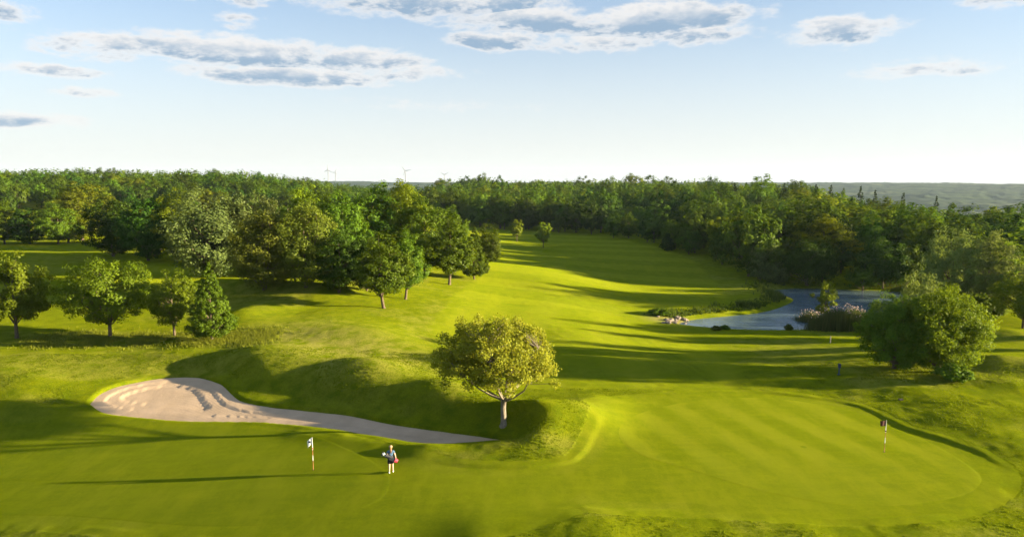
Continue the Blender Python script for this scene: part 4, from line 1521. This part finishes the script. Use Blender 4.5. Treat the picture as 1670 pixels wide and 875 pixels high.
def build_golfer():
    skin = plain('skin', (0.55, 0.34, 0.24), 0.6, 0.05)
    shirt = plain('blue_shirt', (0.060, 0.115, 0.20), 0.85, 0.12, 20)
    skirt = plain('black_skirt', (0.012, 0.012, 0.014), 0.85, 0.1)
    shoe = plain('white_shoe', (0.75, 0.74, 0.72), 0.6, 0.05)
    hair = plain('brown_hair', (0.22, 0.12, 0.05), 0.7, 0.25, 30)
    cap = plain('white_cap', (0.78, 0.78, 0.78), 0.7, 0.05)
    x, y = G(638, 771, H)
    z = Hs(x, y)
    vs, ed = [], []
    def v(p, r, frm=None):
        vs.append((p, r))
        if frm is not None: ed.append((frm, len(vs) - 1))
        return len(vs) - 1
    pel = v((0, 0, .92), (.14, .10))
    wai = v((0, 0, 1.07), (.115, .085), pel)
    che = v((0, .01, 1.26), (.145, .10), wai)
    nb = v((0, 0, 1.41), (.07, .06), che)
    nk = v((0, .01, 1.47), .048, nb)
    hd = v((0, .035, 1.56), (.078, .092), nk)
    v((0, .02, 1.65), (.066, .075), hd)
    v((0, .135, 1.545), .014, hd)                    # nose
    for s in (-1, 1):
        v((s * .085, .02, 1.555), .014, hd)          # ears
        hip = v((s * .095, 0, .85), .095, pel)
        stride = .06 * s
        kn = v((s * .10, stride + .03, .48), .056, hip)
        cf = v((s * .105, stride - .02, .34), .052, kn)
        an = v((s * .11, stride - .03, .09), .034, cf)
        v((s * .125, stride + .12, .035), .03, an)
        sh = v((s * .165, 0, 1.36), .055, che)
        if s < 0:
            el = v((-.27, -.06, 1.12), .040, sh); wr = v((-.25, .10, .99), .027, el); pm = v((-.235, .14, .97), .030, wr); dv = (.1, .6, -.1)
        else:
            el = v((.26, -.05, 1.10), .040, sh); wr = v((.29, -.06, .90), .027, el); pm = v((.29, -.07, .85), .030, wr); dv = (0, -.2, -.7)
        d = Vector(dv).normalized()
        sd = Vector((0, 1, 0)) if s > 0 else Vector((0, 0, 1))
        for q, L in zip((-1.5, -.5, .5, 1.5), (.055, .07, .075, .065)):
            a = Vector(vs[pm][0]) + sd * q * .016 + d * .02
            f1 = v(tuple(a), .0095, pm)
            f2 = v(tuple(a + d * L * .5), .0085, f1)
            v(tuple(a + d * L * .9 + Vector((-s * .015, 0, 0))), .007, f2)
        t1 = v(tuple(Vector(vs[pm][0]) - d * .005 - sd * .035), .010, pm)
        v(tuple(Vector(vs[pm][0]) + d * .03 - sd * .05), .008, t1)
    body = skin_obj('person', vs, ed, skin, None, pel, 1)
    body.location = (x, y, z + .03)
    body.rotation_euler = (0, 0, R(12))
    tag(body, 'golfer in blue top, black skirt and white shoes carrying a bag', 'person')
    # clothes
    sv = [((0, 0, .97), (.145, .108)), ((0, 0, 1.09), (.130, .10)), ((0, .01, 1.26), (.158, .115)), ((0, 0, 1.39), (.085, .075)), ((-.17, 0, 1.355), .066), ((-.225, -.03, 1.24), .056), ((.17, 0, 1.355), .066), ((.22, -.03, 1.23), .056)]
    skin_obj('shirt', sv, [(0, 1), (1, 2), (2, 3), (2, 4), (4, 5), (2, 6), (6, 7)], shirt, body, 0)
    mb = MB()
    rings = [(1.0, .15, .115), (.93, .172, .138), (.80, .195, .165), (.66, .215, .19), (.635, .212, .187)]
    n = 16
    for zz, a, b in rings:
        for k in range(n):
            an = 2 * math.pi * k / n
            wv = 1 + .05 * math.sin(5 * an) * (1.0 - zz)
            mb.v.append((a * wv * math.cos(an), b * wv * math.sin(an), zz))
    for i in range(len(rings) - 1):
        for k in range(n):
            mb.f.append((i * n + k, (i + 1) * n + k, (i + 1) * n + (k + 1) % n, i * n + (k + 1) % n))
    mb.f.append(tuple(range(n)))
    link('skirt', mb.mesh('skirt'), body, skirt)
    for s in (-1, 1):
        st = .06 * s
        skin_obj('shoe', [((s * .11, st - .06, .045), .042), ((s * .117, st + .04, .045), .045), ((s * .127, st + .15, .032), .038), ((s * .11, st - .035, .10), .042)], [(0, 1), (1, 2), (0, 3)], shoe, body, 1)
        link('eye', MB().ball((s * .034, .122, 1.575), .010, n=8, m=5).mesh('eye'), body, M['navy'])
    link('mouth', MB().ball((0, .122, 1.512), .02, (1, .35, .3), 8, 5).mesh('mouth'), body, M['red'])
    hb = MB().ball((0, .008, 1.60), .112, (.92, 1.0, .95), 14, 9)
    hb.tube([(0, -.09, 1.60), (0, -.14, 1.52), (0, -.12, 1.36), (0, -.11, 1.27)], [.045, .05, .04, .012], 8)
    hr = hb.mesh('hair')
    for q in hr.vertices:                                  # clear the face
        if q.co.y > .055 and q.co.z < 1.64: q.co.y = .05
    link('hair', hr, body, hair)
    cb = MB().ball((0, .018, 1.635), .118, (.95, 1.03, .72), 14, 8)
    cb.box((0, .15, 1.625), (.15, .11, .014))
    cm = cb.mesh('cap')
    for q in cm.vertices: q.co.z = max(q.co.z, 1.618)
    link('cap', cm, body, plain('tan_cap', (0.34, 0.24, 0.14), 0.8, 0.1))

    # golf bag slung across the back
    pink = plain('bag_red', (0.40, 0.025, 0.055), 0.6, 0.08)
    dark = plain('bag_black', (0.02, 0.022, 0.03), 0.6, 0.1)
    sil = plain('club_steel', (0.55, 0.57, 0.60), 0.3, 0.05, metal=1.0)
    lb = plain('head_cover_blue', (0.32, 0.46, 0.62), 0.7, 0.1)
    e = link('golf_bag', None)
    e.location = body.location
    e.rotation_euler = body.rotation_euler
    tag(e, 'golf bag with red base and club heads slung across the golfer', 'golf bag')
    A, B = Vector((.36, -.25, .80)), Vector((-.30, -.22, 1.20))
    ax = (B - A).normalized()
    link('bag_body', MB().tube([A + ax * .16, A + ax * .4, B - ax * .06, B], [.115, .112, .11, .118], 14).mesh('bag_body'), e, dark)
    link('bag_base', MB().tube([A - ax * .02, A, A + ax * .165], [.10, .116, .116], 14).mesh('bag_base'), e, pink)
    link('pocket', MB().box(A + ax * .40 + Vector((0, -.10, -.02)), (.30, .09, .14), Matrix.Rotation(math.atan2(ax.z, -ax.x) , 3, 'Y')).mesh('pocket', False), e, dark)
    side = ax.cross(Vector((0, 1, 0))).normalized()
    for k in range(8):
        o1 = side * (.06 * math.cos(k * .8)) + Vector((0, 1, 0)) * (.06 * math.sin(k * .8))
        L = .14 + .03 * (k % 4)
        p = B + o1
        q = B + o1 * 1.3 + ax * L
        c = link('club', MB().tube([p, q], [.008, .008], 6).mesh('club'), e, sil)
        hm = MB().ball(q, .05 if k % 2 else .038, (1.0, .75, 1.2) if k % 2 else (.6, .5, 1.4), 8, 6).mesh('head_cover' if k % 2 else 'club_head')
        link('head_cover' if k % 2 else 'club_head', hm, c, (lb if k % 4 == 1 else dark) if k % 2 else sil)
    link('strap', MB().tube([A + ax * .2 + Vector((0, .1, .05)), Vector((.19, -.05, 1.28)), Vector((.12, .0, 1.43)), Vector((.02, -.125, 1.33)), B - ax * .12 + Vector((0, .08, 0))], [.018] * 5, 6).mesh('strap'), e, dark)


build_golfer()


# ------------------------------------------------------------------ wind turbines on the horizon
def turbine(u, v_hub, dist, blade, ang, label):
    d = ray(u, v_hub)
    t = dist / d[1]
    hx, hy, hz = d[0] * t, dist, CAM_Z + d[2] * t
    foot = -40.0
    e = link('wind_turbine', None)
    e.location = (hx, hy, foot)
    tag(e, label, 'wind turbine', 'wind turbines on the horizon')
    hh = hz - foot
    link('tower', MB().tube([(0, 0, 0), (0, 0, hh * .5), (0, 0, hh)], [3.2, 2.6, 1.7], 12).mesh('tower'), e, M['turb'])
    link('nacelle', MB().tube([(0, -4, hh + .5), (0, -2, hh + .5), (0, 7, hh + .5)], [1.6, 2.4, 1.9], 8).mesh('nacelle'), e, M['turb'])
    for k in range(3):
        a = R(ang + 120 * k)
        dx, dz = math.sin(a), math.cos(a)
        p = [Vector((dx * blade * s, -5, hh + .5 + dz * blade * s)) for s in (0.0, .08, .25, .6, 1.0)]
        link('blade', MB().tube(p, [1.2, 1.5, 2.3, 1.5, .4], 6).mesh('blade'), e, M['turb'])


M['turb'] = plain('turbine_paint', (0.22, 0.24, 0.28), 0.5, 0.03, 0.05)
turbine(661, 278.5, 3300, 30, -38, 'wind turbine on the horizon nearest the middle, standing tallest')
turbine(725, 285, 3600, 24, 60, 'small wind turbine on the horizon, rightmost of them')
turbine(535, 277, 3500, 26, 0, 'leftmost wind turbine, rising over the wooded ridge')
turbine(547, 281, 3900, 20, 25, 'wind turbine close to the right of the leftmost one')


# ------------------------------------------------------------------ evening haze
def build_haze():
    m = bpy.data.materials.new('haze')
    m.use_nodes = True
    t = m.node_tree
    t.nodes.clear()
    out = t.nodes.new('ShaderNodeOutputMaterial')
    pv = t.nodes.new('ShaderNodeVolumePrincipled')
    pv.inputs['Color'].default_value = (0.62, 0.80, 1.0, 1)
    pv.inputs['Density'].default_value = 0.000045
    pv.inputs['Anisotropy'].default_value = 0.1
    t.links.new(pv.outputs[0], out.inputs['Volume'])
    me = MB().box((0, 0, 0), (2, 2, 2)).mesh('haze', False)
    o = link('haze', me, None, m)
    o.scale = (5600, 5600, 130)
    o.location = (0, 0, 20)
    tag(o, 'thin evening haze over the far hills', 'haze', None, 'stuff')


build_haze()

print('tris', sum(len(m.loops) - 2 * len(m.polygons) for m in bpy.data.meshes))
